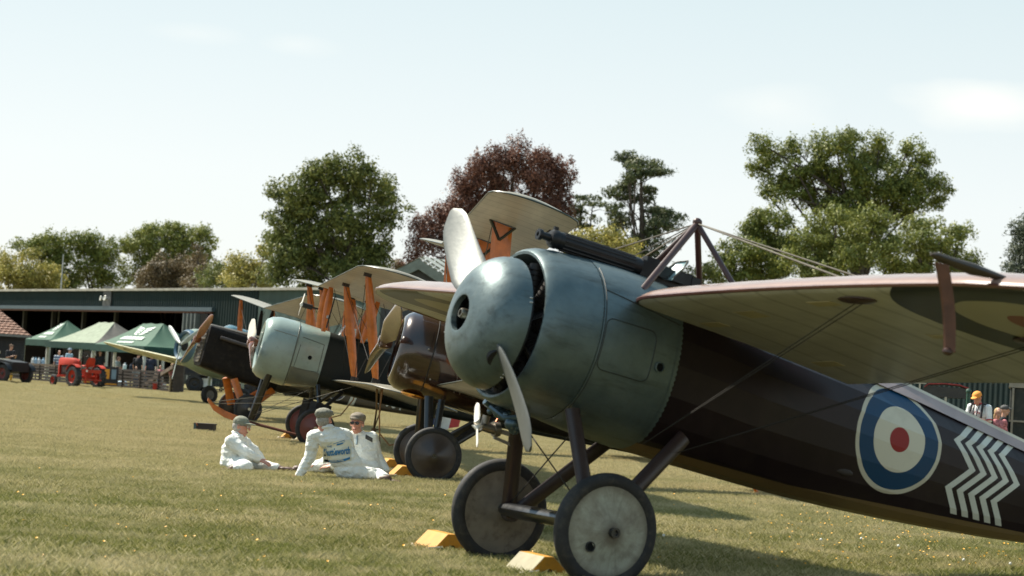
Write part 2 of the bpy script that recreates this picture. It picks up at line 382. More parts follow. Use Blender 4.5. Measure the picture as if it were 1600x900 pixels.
tree('broad dark green oak, second tree from the left edge', 'oak', 190, 80, [(45, 384, 22, 9), (68, 377, 24, 11), (84, 388, 22, 18), (60, 396, 18, 12), (92, 410, 20, 26), (75, 430, 22, 24), (104, 440, 16, 18)], .45, .2, group=TG)
tree('dark green oak with gappy crown between two rounder trees on the left', 'oak', 192, 150, [(127, 376, 20, 13), (152, 384, 24, 16), (174, 392, 14, 14), (130, 402, 20, 20), (158, 412, 20, 22), (128, 436, 22, 20), (165, 440, 20, 16)], .45, .2, group=TG)
tree('rounded mid green tree standing left of the brownish conifer', 'olive', 195, 255, [(212, 378, 22, 18), (238, 370, 28, 16), (272, 366, 30, 13), (304, 374, 24, 15), (318, 390, 16, 18), (222, 402, 26, 22), (256, 396, 34, 26), (292, 404, 30, 22), (215, 436, 30, 20), (246, 436, 30, 16)], .5, .2, dens=1.15, group=TG)
tree('feathery brownish tree peeking over the hangar roof', 'brown', 180, 262, [(235, 436, 22, 18), (258, 428, 22, 22), (282, 430, 20, 22), (262, 450, 40, 12)], .3, .17, dens=1.2, group=TG)
tree('dusky upright tree right of the feathery brownish one', 'brown', 178, 312, [(310, 402, 12, 16), (305, 424, 16, 20), (326, 430, 16, 16), (312, 446, 22, 12)], .3, .17, dens=1.2, group=TG)
tree('small dark green bush tree between dusky tree and pale tree', 'dark', 172, 342, [(340, 430, 20, 16), (346, 446, 28, 10), (330, 440, 14, 12)], .25, .17, group=TG)
tree('pale yellow green tree left of the big round oak', 'lime', 165, 392, [(372, 412, 14, 10), (362, 430, 20, 20), (392, 414, 18, 16), (410, 428, 16, 22), (385, 440, 32, 14), (415, 392, 9, 7)], .25, .19, group=TG)
tree('big round dark green oak above the middle biplane', 'dark', 150, 545, [(528, 262, 26, 20), (556, 268, 24, 22), (580, 280, 24, 22), (500, 276, 20, 18), (470, 296, 26, 20), (446, 304, 20, 16), (515, 300, 34, 28), (560, 305, 32, 26), (598, 306, 20, 24), (618, 324, 20, 14), (440, 334, 24, 22), (474, 336, 32, 28), (530, 345, 36, 28), (580, 340, 20, 20), (604, 352, 20, 16), (430, 366, 20, 24), (462, 380, 30, 30), (508, 384, 34, 28), (556, 392, 40, 26), (588, 398, 22, 20), (440, 408, 26, 28), (486, 420, 34, 24), (540, 426, 44, 20), (588, 426, 24, 14), (470, 436, 40, 14)], .65, .21, dens=1.45, top=(548, 300), group=TG)
tree('copper beech with dark red weeping crown', 'copper', 150, 790, [(790, 236, 24, 12), (818, 232, 26, 12), (850, 246, 26, 16), (764, 250, 24, 16), (738, 264, 28, 16), (800, 262, 40, 22), (870, 270, 22, 20), (720, 286, 18, 12), (760, 290, 34, 24), (830, 294, 44, 26), (876, 300, 18, 22), (700, 322, 28, 16), (730, 318, 30, 22), (780, 324, 36, 22), (672, 344, 22, 14), (700, 350, 24, 18), (656, 362, 14, 12), (650, 388, 7, 12), (676, 378, 12, 16), (706, 388, 16, 18), (850, 330, 40, 18), (735, 400, 20, 12), (780, 360, 50, 24)], .6, .17, dens=1.5, droop=.7, top=(800, 280), group=TG)
tree('cedar with flat dark layers right of the copper beech', 'fir', 165, 905, [(912, 308, 24, 4), (926, 320, 26, 5), (900, 328, 26, 5), (918, 340, 30, 5), (890, 344, 20, 4), (910, 352, 20, 3)], .35, .2, sub=(.3, .65), squash=.38, grow=1.0, limbs=True, group=TG)
tree('tall open topped conifer left of the wing pyramid mast', 'fir', 150, 1004, [(977, 248, 14, 7), (994, 258, 22, 9), (1018, 258, 18, 7), (1036, 268, 14, 5), (986, 272, 16, 8), (1012, 274, 22, 7), (972, 294, 14, 8), (994, 292, 20, 9), (1018, 296, 12, 5), (984, 308, 16, 6), (1004, 312, 16, 4), (958, 304, 12, 8), (962, 326, 14, 16), (976, 342, 26, 16), (1026, 332, 18, 8), (1050, 336, 20, 5), (1030, 348, 30, 10), (1000, 366, 36, 16), (1040, 360, 26, 8), (958, 366, 14, 22), (990, 392, 44, 22), (1040, 386, 26, 16), (1000, 420, 60, 18)], .38, .17, dens=1.5, sub=(.28, .70), squash=.48, grow=1.0, top=(1001, 262), group=TG)
tree('round yellowish bush tree behind the machine gun', 'lime', 130, 945, [(926, 378, 22, 16), (952, 372, 20, 14), (970, 384, 16, 14), (905, 392, 20, 12), (945, 400, 30, 16), (985, 408, 30, 12)], .22, .16, dens=1.2, group=TG)
tree('tall spreading oak with bare limbs showing, right of centre', 'oak', 150, 1330, [(1290, 280, 26, 18), (1345, 300, 34, 20), (1260, 262, 14, 18), (1410, 300, 30, 18), (1232, 282, 18, 16), (1300, 322, 36, 12), (1192, 226, 16, 12), (1208, 246, 18, 16), (1184, 264, 16, 10), (1240, 232, 8, 16), (1242, 262, 14, 14), (1216, 284, 24, 12), (1196, 300, 10, 6), (1230, 308, 16, 10), (1264, 290, 8, 12), (1284, 234, 20, 14), (1306, 226, 22, 12), (1278, 258, 14, 14), (1334, 224, 20, 12), (1330, 250, 20, 18), (1310, 274, 18, 16), (1374, 222, 10, 12), (1372, 244, 22, 16), (1354, 270, 22, 18), (1392, 262, 14, 12), (1420, 232, 12, 10), (1442, 248, 10, 10), (1420, 264, 24, 16), (1386, 290, 30, 16), (1440, 286, 22, 14), (1466, 294, 16, 8), (1430, 312, 26, 12), (1464, 312, 10, 8), (1372, 316, 30, 14), (1300, 306, 14, 10), (1262, 312, 12, 8), (1284, 322, 12, 6), (1400, 334, 30, 14), (1330, 336, 30, 14)], .6, .18, dens=1.35, sub=(.4, .85), top=(1352, 290), group=TG)
tree('dense green oak low on the left of the spreading oak', 'oak', 146, 1215, [(1190, 338, 20, 12), (1216, 344, 18, 14), (1174, 356, 20, 14), (1200, 368, 28, 18), (1150, 384, 18, 14), (1170, 400, 28, 20), (1206, 398, 28, 22), (1136, 406, 14, 12), (1150, 424, 26, 16), (1200, 428, 44, 18), (1240, 384, 22, 20)], .45, .18, dens=1.5, group=TG)
tree('brighter green maple in front of the spreading oak', 'olive', 140, 1345, [(1280, 352, 22, 16), (1306, 338, 18, 12), (1262, 376, 22, 16), (1296, 384, 32, 22), (1340, 366, 26, 20), (1366, 350, 20, 16), (1380, 376, 26, 20), (1330, 402, 40, 20), (1264, 408, 30, 18), (1390, 408, 30, 16), (1300, 426, 50, 16)], .4, .18, dens=1.5, group=TG)
tree('broad leafy maple at the right end of the clump', 'olive', 142, 1450, [(1424, 356, 18, 14), (1452, 352, 20, 12), (1436, 374, 26, 18), (1470, 378, 22, 18), (1500, 366, 12, 8), (1492, 392, 18, 14), (1450, 400, 36, 20), (1508, 408, 14, 12), (1480, 422, 34, 12), (1420, 424, 26, 14)], .4, .18, dens=1.5, group=TG)
tree('bluish conifer cut off by the right edge', 'blue', 135, 1604, [(1606, 350, 12, 10), (1600, 372, 16, 14), (1594, 398, 20, 16), (1590, 420, 24, 16), (1600, 440, 26, 14), (1625, 380, 20, 40)], .35, .17, dens=1.3, group=TG)
tree('distant reddish tree top left of the gabled roof', 'brown', 190, 632, [(622, 412, 12, 5), (636, 416, 16, 5), (626, 424, 20, 8)], .3, .22, group=TG)
tree('dark shrub row behind the hangar centre', 'dark', 150, 700, [(640, 450, 40, 8), (720, 440, 50, 14), (800, 430, 60, 20), (880, 420, 50, 20), (1080, 430, 50, 14), (1110, 425, 20, 12)], .3, .2, group=TG)

# ================================================================ hangar
DKG = mat('dark green painted corrugated steel', (.017, .030, .030), .8, spec=.15, var=.12, scale=.6, dirt=((.035, .038, .032), .5))
TEAL = mat('weathered grey green steel sheet', (.060, .090, .082), .8, spec=.2, var=.12, scale=.5, dirt=((.055, .065, .055), .6))
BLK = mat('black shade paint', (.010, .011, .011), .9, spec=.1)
HB = mat('blue grey painted beam', (.045, .075, .095), .5)
ROOFE = mat('pale fibre cement roof edge', (.30, .29, .25), .85, var=.3, scale=1.5)
hA = atz(-160, 454, 6.3); hB_ = atz(722, 449, 6.3); hA.z = hB_.z = 0
hu = (hB_-hA).normalized(); hn = Vector((hu.y, -hu.x, 0))   # outward, to the camera
if hn.y > 0: hn = -hn
HL = (hB_-hA).length
def wall_u(px, py):
    d = ray(px, py); t = (hA-CO).dot(hn)/d.dot(hn); p = CO+d*t; return (p-hA).dot(hu), p.z
hang = empty('hangar', hA, 0, 'long dark green hangar with a wide open doorway behind the tents', 'hangar')
def W(u, o, z): return hu*u + hn*o + Vector((0, 0, z))
def corr(g, u0, u1, z0, z1, pitch=.33, dep=.05, off=0, i=0):
    n = int((u1-u0)/pitch*2); vs = []; fs = []
    for k in range(n+1):
        u = u0+(u1-u0)*k/n
        for dd, du in ((0, -.25), (dep, .25)) if k % 2 == 0 else ((dep, -.25), (0, .25)):
            uu = min(max(u+du*(u1-u0)/n, u0), u1); vs += [W(uu, off+dd, z0), W(uu, off+dd, z1)]
    m = len(vs)//2
    for k in range(m-1): fs.append((2*k, 2*k+2, 2*k+3, 2*k+1))
    g.add(vs, fs, i)
u_open, zop = wall_u(334, 486); u_tl, _ = wall_u(404, 470); HT = 6.3
g = G(); corr(g, 0, u_open, zop, HT-.12); g.make('upper_wall', DKG, hang)
g = G(); corr(g, u_open, u_tl, 0, HT-.12); g.make('corrugated_wall', DKG, hang)
g = G(); corr(g, u_tl, HL, 0, HT-.12, pitch=1.1, dep=.03); g.make('sheet_wall', TEAL, hang)
g = G(); g.box(W(HL/2, .15, HT-.02), (1, 1, 1)); g = G()
def ubox(g, u0, u1, o0, o1, z0, z1, i=0):
    vs = [W(u, o, z) for z in (z0, z1) for u, o in ((u0, o0), (u1, o0), (u1, o1), (u0, o1))]
    g.add(vs, [(3, 2, 1, 0), (4, 5, 6, 7), (0, 1, 5, 4), (1, 2, 6, 5), (2, 3, 7, 6), (3, 0, 4, 7)], i)
ubox(g, -1, HL+.3, -.3, .22, HT-.12, HT+.04); g.make('gutter', ROOFE, hang)
g = G()
vs = [W(-1, -.3, HT+.03), W(HL, -.3, HT+.03), W(HL, -14, HT+.9), W(-1, -14, HT+.9), W(-1, -28, HT+.03), W(HL, -28, HT+.03)]; g.add(vs, [(0, 1, 2, 3), (3, 2, 5, 4)]); g.make('roof', ROOFE, hang)
g = G(); ubox(g, 0, u_open+.3, .06, .32, zop-.05, zop+.22); g.make('door_rail', HB, hang)
g = G(); ubox(g, 0, u_open, .02, .2, zop-.16, zop-.06); g.make('lintel', mat('rust brown lintel', (.12, .045, .03), .7), hang)
g = G()   # inside: back wall, side wall, floor shadow, posts and clutter
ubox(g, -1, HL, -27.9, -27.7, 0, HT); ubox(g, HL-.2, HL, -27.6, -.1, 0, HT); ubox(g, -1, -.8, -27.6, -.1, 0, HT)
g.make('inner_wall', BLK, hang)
for k in range(7):
    g = G(); ubox(g, 4+k*5.6, 4.25+k*5.6, -3.3, -3.0, 0, HT-.3); g.make('column', mat('dark grey steelwork', (.03, .03, .03), .6), hang)
for k, (ua, ub, oa, ob, zb) in enumerate([(3, 9, -9, -5, 2.2), (14, 18, -8, -4, 1.5), (20, 27, -11, -7, 2.6), (30, 33, -7, -4, 1.9)]):
    g = G(); ubox(g, ua, ub, oa, ob, 0, zb); ubox(g, ua+.6, ub-1.2, oa+.4, ob-.5, zb, zb+.7); g.make('stored_crate', mat('brown dusty crate', (.055, .04, .03), .8), hang)
u0d, _ = wall_u(297, 500)
for k in range(4):
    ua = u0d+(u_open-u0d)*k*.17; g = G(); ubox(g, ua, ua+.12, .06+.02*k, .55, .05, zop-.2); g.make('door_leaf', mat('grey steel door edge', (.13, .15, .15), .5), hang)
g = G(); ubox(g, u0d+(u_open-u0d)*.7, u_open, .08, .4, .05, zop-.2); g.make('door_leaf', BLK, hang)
ul, zl = wall_u(170, 465)
g = G(); ubox(g, ul-.7, ul+.6, .06, .12, zl-.8, zl+.8); g.make('lamp_panel', mat('dark grey lamp board', (.05, .055, .055), .6), hang)
for du in (-.42, .2):
    g = G(); g.lathe([(0, .05), (.12, .1), (.28, .19), (.30, .17), (.26, .02)], W(ul+du, .15, zl-.1), (hn+Vector((-.5 if du < 0 else .1, 0, .15))).normalized(), 14); g.make('floodlight', mat('pale floodlight glass', (.6, .6, .56), .3), hang, True)
ua, _ = wall_u(430, 470)
g = G(); p0 = W(ua-1, .35, HT-.9); g.tube([p0, p0+Vector((0, 0, -1.4))], .05, 6); g.make('drain_pipe', HB, hang)
# mast behind the trees on the left
g = G(); b = at(97, 425, 178); g.tube([Vector((0, 0, 0)), Vector((0, 0, b.z+1.6))], [.09, .05], 6); mst = g.make('pole', mat('pale galvanised pole', (.35, .36, .34), .5), loc=(b.x, b.y, 0)); tag(mst, 'thin pale pole standing up among the left trees', 'pole')
# gabled building right of the hangar
D2 = 105; P = lambda px, py, D=D2: at(px, py, D)
gb0 = P(600, 440); gb0.z = 0
gab = empty('gabled_building', gb0, 0, 'grey building with a pale ribbed gable roof behind the biplane wing', 'building')
ap = P(655, 405)-gb0; el = P(598, 434)-gb0; er = P(712, 442)-gb0; dv = Vector((6.5, 9, 0))
GR = mat('grey green fascia board', (.16, .19, .17), .6); RP = mat('pale ribbed roof sheet', (.42, .43, .38), .5, var=.1)
g = G(); g.add([ap, el, Vector((el.x, el.y, 0)), Vector((er.x, er.y, 0)), er], [(0, 1, 2, 3, 4)]); g.make('gable_wall', mat('dark slate cladding', (.035, .04, .045), .7), gab)
for a, c in ((ap, el), (ap, er)):
    g = G(); f = Vector((0, -.35, 0)); dn = Vector((0, 0, -.55)); o_ = (c-a).normalized()*.8
    g.add([a+f, c+o_+f, c+o_+f+dn, a+f+dn, a, c+o_, c+o_+dn, a+dn], [(0, 1, 2, 3), (4, 7, 6, 5), (0, 4, 5, 1), (3, 2, 6, 7), (0, 3, 7, 4), (1, 5, 6, 2)]); g.make('fascia', GR, gab)
    g = G(); n = 14
    for k in range(n):
        for w, zz in ((0, .0), (.32, .09)):
            t0 = (k+w)/n; t1 = (k+w+.32 if w == 0 else k+1)/n; q0 = f+dv*t0; q1 = f+dv*min(t1, 1); up = Vector((0, 0, .06+zz))
            g.add([a+q0+up, c+o_+q0+up, c+o_+q1+up, a+q1+up], [(0, 1, 2, 3)])
    g.make('roof_panel', RP, gab)
# dark corrugated shed on the right, seen under the wing
rs0 = at(1120, 452, 72); rs0.z = 0; rs1 = at(1700, 470, 60); rs1.z = 0
shed = empty('corrugated_shed', rs0, 0, 'dark green corrugated shed seen under the near wing on the right', 'shed')
hA_, hu_, hn_ = hA, hu, hn
hu = (rs1-rs0).normalized(); hn = Vector((hu.y, -hu.x, 0)); Ls = (rs1-rs0).length
g = G(); corr(g, 0, Ls, 0, 4.3, pitch=.2, dep=.03); ubox(g, 0, Ls, -.02, .01, 0, 4.3); g.make('corrugated_wall', DKG, shed)
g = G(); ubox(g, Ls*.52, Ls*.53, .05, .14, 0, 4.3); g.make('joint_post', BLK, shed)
g = G(); ubox(g, -.3, Ls, -9, .3, 4.3, 4.45); g.make('roof', ROOFE, shed)
hu, hn = hu_, hn_

# ================================================================ tiled hut on the far left
s0 = 33.; hb = at(-30, 590, 104); hb.z = 0
hut = empty('tiled_hut', hb, 0, 'dark timber hut with brown clay tile roof at the left edge', 'hut')
eR = at(49, 525, 104)-hb; eL = at(-120, 516, 104)-hb; rT = at(-2, 484, 107.5)-hb; rL = at(-80, 482, 107.5)-hb
eR2 = eR+Vector((-2.6, 7, 0)); eR.z = eL.z = (eR.z+eL.z)/2; eR2.z = eR.z; rL.z = rT.z; zE = eR.z
TIL = mat('brown clay roof tile', (.17, .085, .055), .85, var=.4, scale=2.2, dirt=((.07, .05, .04), .7))
g = G(); g.add([eL, eR, rT, rL], [(0, 1, 2, 3)]); g.add([eR, eR2, rT], [(0, 1, 2)]); g.make('roof', BLK, hut)
g = G(); rows = 10
for r in range(rows):
    t0 = r/rows; a = eL.lerp(rL, t0); c = eR.lerp(rT, t0); a2 = eL.lerp(rL, t0+1.25/rows); c2 = eR.lerp(rT, t0+1.25/rows); L = (c-a).length; n = int(L/.26)
    nu = (c-a).cross(a2-a).normalized();  nu = nu if nu.y < 0 else -nu
    for k in range(n):
        u0, u1 = (k+.04)/n, (k+.96)/n; j = random.uniform(0, .02); th = .055
        A = a.lerp(c, u0)+nu*(th+j); B = a.lerp(c, u1)+nu*(th+j); Cc = a2.lerp(c2, min(1, u1*(c2-a2).length/(c2-a2).length))+nu*(.012+j); Dd = a2.lerp(c2, u0)+nu*(.012+j)
        M_ = A.lerp(B, .5)+nu*.03
        g.add([A, M_, B, Cc, Dd, A-nu*.05, B-nu*.05], [(0, 1, 3, 4), (1, 2, 3), (0, 5, 6, 2, 1)])
tag(g.make('roof_tile', TIL, hut), kind='stuff')
g = G(); w0 = eL+Vector((0, .25, 0)); w1 = eR+Vector((-.35, .25, 0)); nb = 16
for k in range(nb):
    z0 = zE*k/nb; z1 = zE*(k+.97)/nb; g.add([Vector((w0.x, w0.y-.03, z0)), Vector((w1.x, w1.y-.03, z0)), Vector((w1.x, w1.y, z1)), Vector((w0.x, w0.y, z1)), Vector((w1.x-1.7, w1.y+5, z0)), Vector((w1.x-1.7, w1.y+5, z1))], [(0, 1, 2, 3), (1, 4, 5, 2)])
g.make('weatherboard_wall', mat('tarred weatherboard', (.016, .014, .013), .7, var=.3), hut)
g = G(); g.bar(eL+Vector((0, -.08, -.02)), eR+Vector((.05, -.08, -.02)), .08, .12); g.make('gutter', mat('grey gutter', (.16, .16, .15), .6), hut)

# ================================================================ tents
CANG = mat('green canopy fabric', (.050, .125, .082), .75, var=.12, scale=1.2, bump=.2, bscale=3, trans=.25)
CAND = mat('dark green valance fabric', (.012, .055, .042), .75, trans=.15)
CANK = mat('charcoal canopy fabric', (.105, .10, .088), .8, trans=.12)
CANW = mat('pale green grey canopy fabric', (.25, .30, .22), .8, trans=.2)
LEG = mat('white enamelled tent leg', (.50, .50, .45), .5); LOGO = mat('white printed logo', (.62, .70, .64), .7)
def tent(px, D, peakpx, w, label, roofm, sidem, logo=False, ridge=0.0, fm=None):
    c = at(px, 560, D); c.z = 0; ang = atan2(hu.y, hu.x)
    t = empty('gazebo_tent', c, ang, label, 'tent', 'pop-up tents in front of the hangar')
    zp = at(peakpx[0], peakpx[1], D).z; ze = zp-1.22; h = w/2
    N = 10
    def side(ax, m, nm):
        g = G(); vs = []; 
        for i in range(N+1):
            for j in range(N+1):
                v = i/N; u = (j/N*2-1); rx = ridge/2
                ex, ey = (h+ridge/2)*u, -h
                tx, ty = rx*u, 0
                k = v; x = ex+(tx-ex)*k; y = ey+(ty-ey)*k; z = ze+(zp-ze)*(k**1.35) - .07*(1-u*u)*(1-v)*0 + .02*sin(6*u+3*v)
                if ax in (1, 3):
                    x, y = (h+ridge/2)-(h)*k, -(-u)*h*(1-k)
                    x = (h+ridge/2)-h*k
                    if ax == 3: x = -x
                if ax == 2: y = -y
                vs.append((x, y, z))
        fs = [(i*(N+1)+j, i*(N+1)+j+1, (i+1)*(N+1)+j+1, (i+1)*(N+1)+j) for i in range(N) for j in range(N)]
        g.add(vs, fs); g.make('canopy_side', m, t, True)
    for ax in range(4): side(ax, roofm if ax != 1 else (fm or roofm), '')
    hw = h+ridge/2
    for a, b_ in (((-hw, -h), (hw, -h)), ((hw, -h), (hw, h)), ((hw, h), (-hw, h)), ((-hw, h), (-hw, -h))):
        g = G(); n = 12; vs = []
        for k in range(n+1):
            x = a[0]+(b_[0]-a[0])*k/n; y = a[1]+(b_[1]-a[1])*k/n; s_ = 1.012; vs += [(x*s_, y*s_, ze+.03), (x*s_*1.004, y*s_*1.004, ze-.30-.03*abs(sin(k*1.1)))]
        g.add(vs, [(2*k, 2*k+2, 2*k+3, 2*k+1) for k in range(n)]); g.make('valance', sidem, t, True)
    for x in (-hw+.08, hw-.08):
        for y in (-h+.08, h-.08): g = G(); g.box((x, y, ze/2), (.13, .13, ze)); g.make('leg', LEG, t)
    if logo:
        g = G()
        def S(u, v):   # point on the front canopy side
            k = v; return Vector(((hw)*u+((ridge/2)*u-hw*u)*k, -h+h*k, ze+(zp-ze)*(k**1.35)+.05))
        for sgn in (-1, 1):
            for q in range(4):
                a0 = .10+.0*q; 
                g.add([S(sgn*.06, .80-.07*q), S(sgn*(.62-.1*q), .86-.075*q), S(sgn*(.56-.1*q), .81-.075*q), S(sgn*.06, .76-.07*q)], [(0, 1, 2, 3)])
        for k in range(11):
            u = -.5+k*.1; g.add([S(u-.035, .36), S(u+.035, .36), S(u+.035+.01*(k % 3), .50), S(u-.03, .46+.03*(k % 2))], [(0, 1, 2, 3)])
            if 1 < k < 9: g.add([S(u-.03, .18), S(u+.04, .18), S(u+.04, .26), S(u-.03, .26)], [(0, 1, 2, 3)])
        g.make('printed_logo', LOGO, t)
    return t
tent(101, 114, (107, 501), 3.7, 'leftmost green pop-up tent with white printed logo', CANG, CAND, True)
tent(163, 108, (155, 503), 4.2, 'middle pop-up tent with charcoal and pale green roof', CANW, CAND, False, 1.9, CANK)
tent(236, 100, (228, 505), 3.8, 'right green pop-up tent with large white winged logo', CANG, CAND, True, 2.2)
# ================================================================ aircraft parts
def body_matrix(org, yaw, pitch, roll=0):
    a = radians(yaw); b = radians(pitch)
    fh = Vector((-cos(a), -sin(a), 0)); Y = Vector((sin(a), -cos(a), 0)); X = fh*cos(b)+Vector((0, 0, sin(b))); Z = X.cross(Y)
    return Matrix(((X.x, Y.x, Z.x, org.x), (X.y, Y.y, Z.y, org.y), (X.z, Y.z, Z.z, org.z), (0, 0, 0, 1)))
def plane_root(name, hub, r, track, yaw, pitch, label, cat, roll=0.0):
    """hub: the ray point of the port wheel hub; origin = middle of the axle. Body axes: x forward, y port, z up"""
    a = radians(yaw); org = hub - Vector((sin(a), -cos(a), 0))*track/2
    t = empty(name, org, 0, label, cat); t.matrix_world = body_matrix(org, yaw, pitch) @ Matrix.Rotation(radians(roll), 4, 'X'); return t
def roundel(k, base, u, v, cu, cv, rings, sign=None):
    """rings outermost first [(r, colour)]; painted flat marking in body coordinates"""
    du = k.math('MULTIPLY', k.math('SUBTRACT', u, cu), sign or 1.0); dv = k.math('SUBTRACT', v, cv)
    d = k.math('SQRT', k.math('ADD', k.math('MULTIPLY', du, du), k.math('MULTIPLY', dv, dv))); c = base
    for r, col in rings: c = k.mix(k.math('LESS_THAN', d, r), c, col)
    return c
def linen(name, c, trans, roundels=(), aged=.14, rib=.36):
    k = NT(name); X = k.xyz()
    n1 = k.noise(1.6, 5, st=(3, .8, 1)); col = k.mix(k.ramp(n1, [(.3, 0), (.7, 1)]), tuple(x*(1-aged) for x in c), tuple(x*(1+aged*.6) for x in c))
    # rib tapes: slightly darker doubled fabric at every rib
    ph = k.math('ABSOLUTE', k.math('SUBTRACT', k.math('FRACT', k.math('DIVIDE', X[1], rib)), .5)); col = k.mix(k.ramp(ph, [(.42, 0), (.475, .62)]), col, tuple(x*.50 for x in c))
    sk = k.noise(2.2, 6, st=(.5, 9, 1), rough=.75); col = k.mix(k.ramp(sk, [(.46, 0), (.68, .45)]), col, tuple(x*.62 for x in c)); sk2 = k.noise(1.1, 4, st=(4, .8, 1)); col = k.mix(k.ramp(sk2, [(.52, 0), (.66, .35)]), col, tuple(min(1, x*1.3) for x in c))
    for (cu, cv, rings) in roundels: col = roundel(k, col, X[0], X[1], cu, cv, rings)
    k.set(Base_Color=col, Roughness=.42, Specular_IOR_Level=.45, Coat_Weight=.25, Coat_Roughness=.25)
    k.bump(k.noise(9, 3), .12, .01)
    if trans: k.translucent(col, trans)
    return k.m
def wing(parent, y0, y1, le, te, zf, mtop, mbot, thick=1.0, tipr=.7, rootr=0.0, rib=.36, name='wing', camber=.055, edge=None, sag=.007, tip_taper=None):
    """le(y), te(y) x of the edges, zf(y) height of the chord line's LE; incidence by dz"""
    sgn = 1 if y1 > y0 else -1; L = abs(y1-y0); us = [0, .012, .035, .075, .13, .22, .34, .48, .62, .76, .88, .96, 1.0]
    ys = []; q = 0.0
    while q < L-tipr: ys.append(q); q += rib/2
    ys += [L-tipr*(1-sin(a*pi/2)) for a in (0, .25, .45, .62, .76, .88, .96, 1.0)]
    if rootr: ys = sorted(set([rootr*(1-cos(a*pi/2)) for a in (0, .3, .55, .8, 1.0)] + [y for y in ys if y > rootr]))
    top = []; bot = []
    for n, s in enumerate(ys):
        y = y0+sgn*s; a, b = le(abs(y)), te(abs(y)); c0 = a-b
        f = 1.0
        if s > L-tipr: w = (s-(L-tipr))/tipr; f = sqrt(max(0.0, 1-w*w)); a2 = a-(1-f)*c0*.42; b2 = b+(1-f)*c0*.56
        else: a2, b2 = a, b
        if rootr and s < rootr: w = 1-s/rootr; a2 = a-(1-sqrt(max(0, 1-w*w)))*c0*.07
        c = max(a2-b2, .02); z0, dz = zf(abs(y)); isrib = abs((s/rib) - round(s/rib)) < .2; T = []; B = []
        for u in us:
            cam_ = camber*c*4*u*(1-u)*(1.25-.5*u); th = thick*c*.5*(.30*sqrt(u)-.13*u-.17*u*u)*.34 + .004
            sg = 0 if isrib else sag*sin(pi*min(1, u*1.2))*f
            x = a2-u*c; z = z0-dz*((a-x)/c0)
            T.append(Vector((x, y, z+cam_+th-sg))); B.append(Vector((x, y, z+cam_*.55-th*.75+sg)))
        top.append(T); bot.append(B)
    g = G(); m = len(us); n = len(ys)
    vs = [v for r in top for v in r]+[v for r in bot for v in r]; o = n*m; fs = []; ii = []
    for i in range(n-1):
        for j in range(m-1):
            a = i*m+j; fs.append((a, a+1, a+m+1, a+m)); ii.append(0); fs.append((o+a, o+a+m, o+a+m+1, o+a+1)); ii.append(1)
        a = i*m; fs.append((a, a+m, o+a+m, o+a)); ii.append(2); a = i*m+m-1; fs.append((a, o+a, o+a+m, a+m)); ii.append(2)
    for i in (0, n-1):
        for j in range(m-1): a = i*m+j; fs.append((a, o+a, o+a+1, a+1)); ii.append(2)
    g.v = vs; g.f = fs; g.i = ii
    ob = g.make(name, [mtop, mbot, edge or mtop], parent, True)
    if edge:
        g = G(); er = .009*thick**.4; le_ = [(top[i][0]+bot[i][0])*.5 for i in range(n)]; te_ = [(top[i][-1]+bot[i][-1])*.5 for i in range(n-1, -1, -1)]
        kk = max(3, n-9); g.tube(le_+te_[:9], er, 6); g.make('edge_binding', edge, ob, True)
    return ob, (lambda s: None)
def strut(parent, p, q, w, t, m, name, taper=True):
    """streamlined strut, broad side fore and aft"""
    p = Vector(p); q = Vector(q); d = (q-p); n = 9; g = G(); ax = d.normalized(); f = Vector((1, 0, 0)); f = (f-ax*f.dot(ax)).normalized(); s = ax.cross(f)
    rings = []
    for k in range(n):
        u = k/(n-1); k_ = (.42+.58*sin(pi*min(max(u, .02), .98))**.55) if taper else 1
        c = p+d*u; rings.append([c+f*(w/2*k_*cos(a))*(1 if cos(a) > 0 else 1.15)+s*(t/2*k_*sin(a)) for a in [2*pi*j/12 for j in range(12)]])
    g.loft(rings); return g.make(name, m, parent, True)
def wire(parent, p, q, r, m, name='bracing_wire', sagz=0):
    g = G(); p = Vector(p); q = Vector(q); pts = [p.lerp(q, k/6)+Vector((0, 0, -sagz*sin(pi*k/6))) for k in range(7)] if sagz else [p, q]
    g.tube(pts, r, 5); return g.make(name, m, parent)
TYRE = mat('black rubber tyre', (.018, .018, .019), .75, var=.3, scale=6, dirt=((.10, .085, .06), .45))
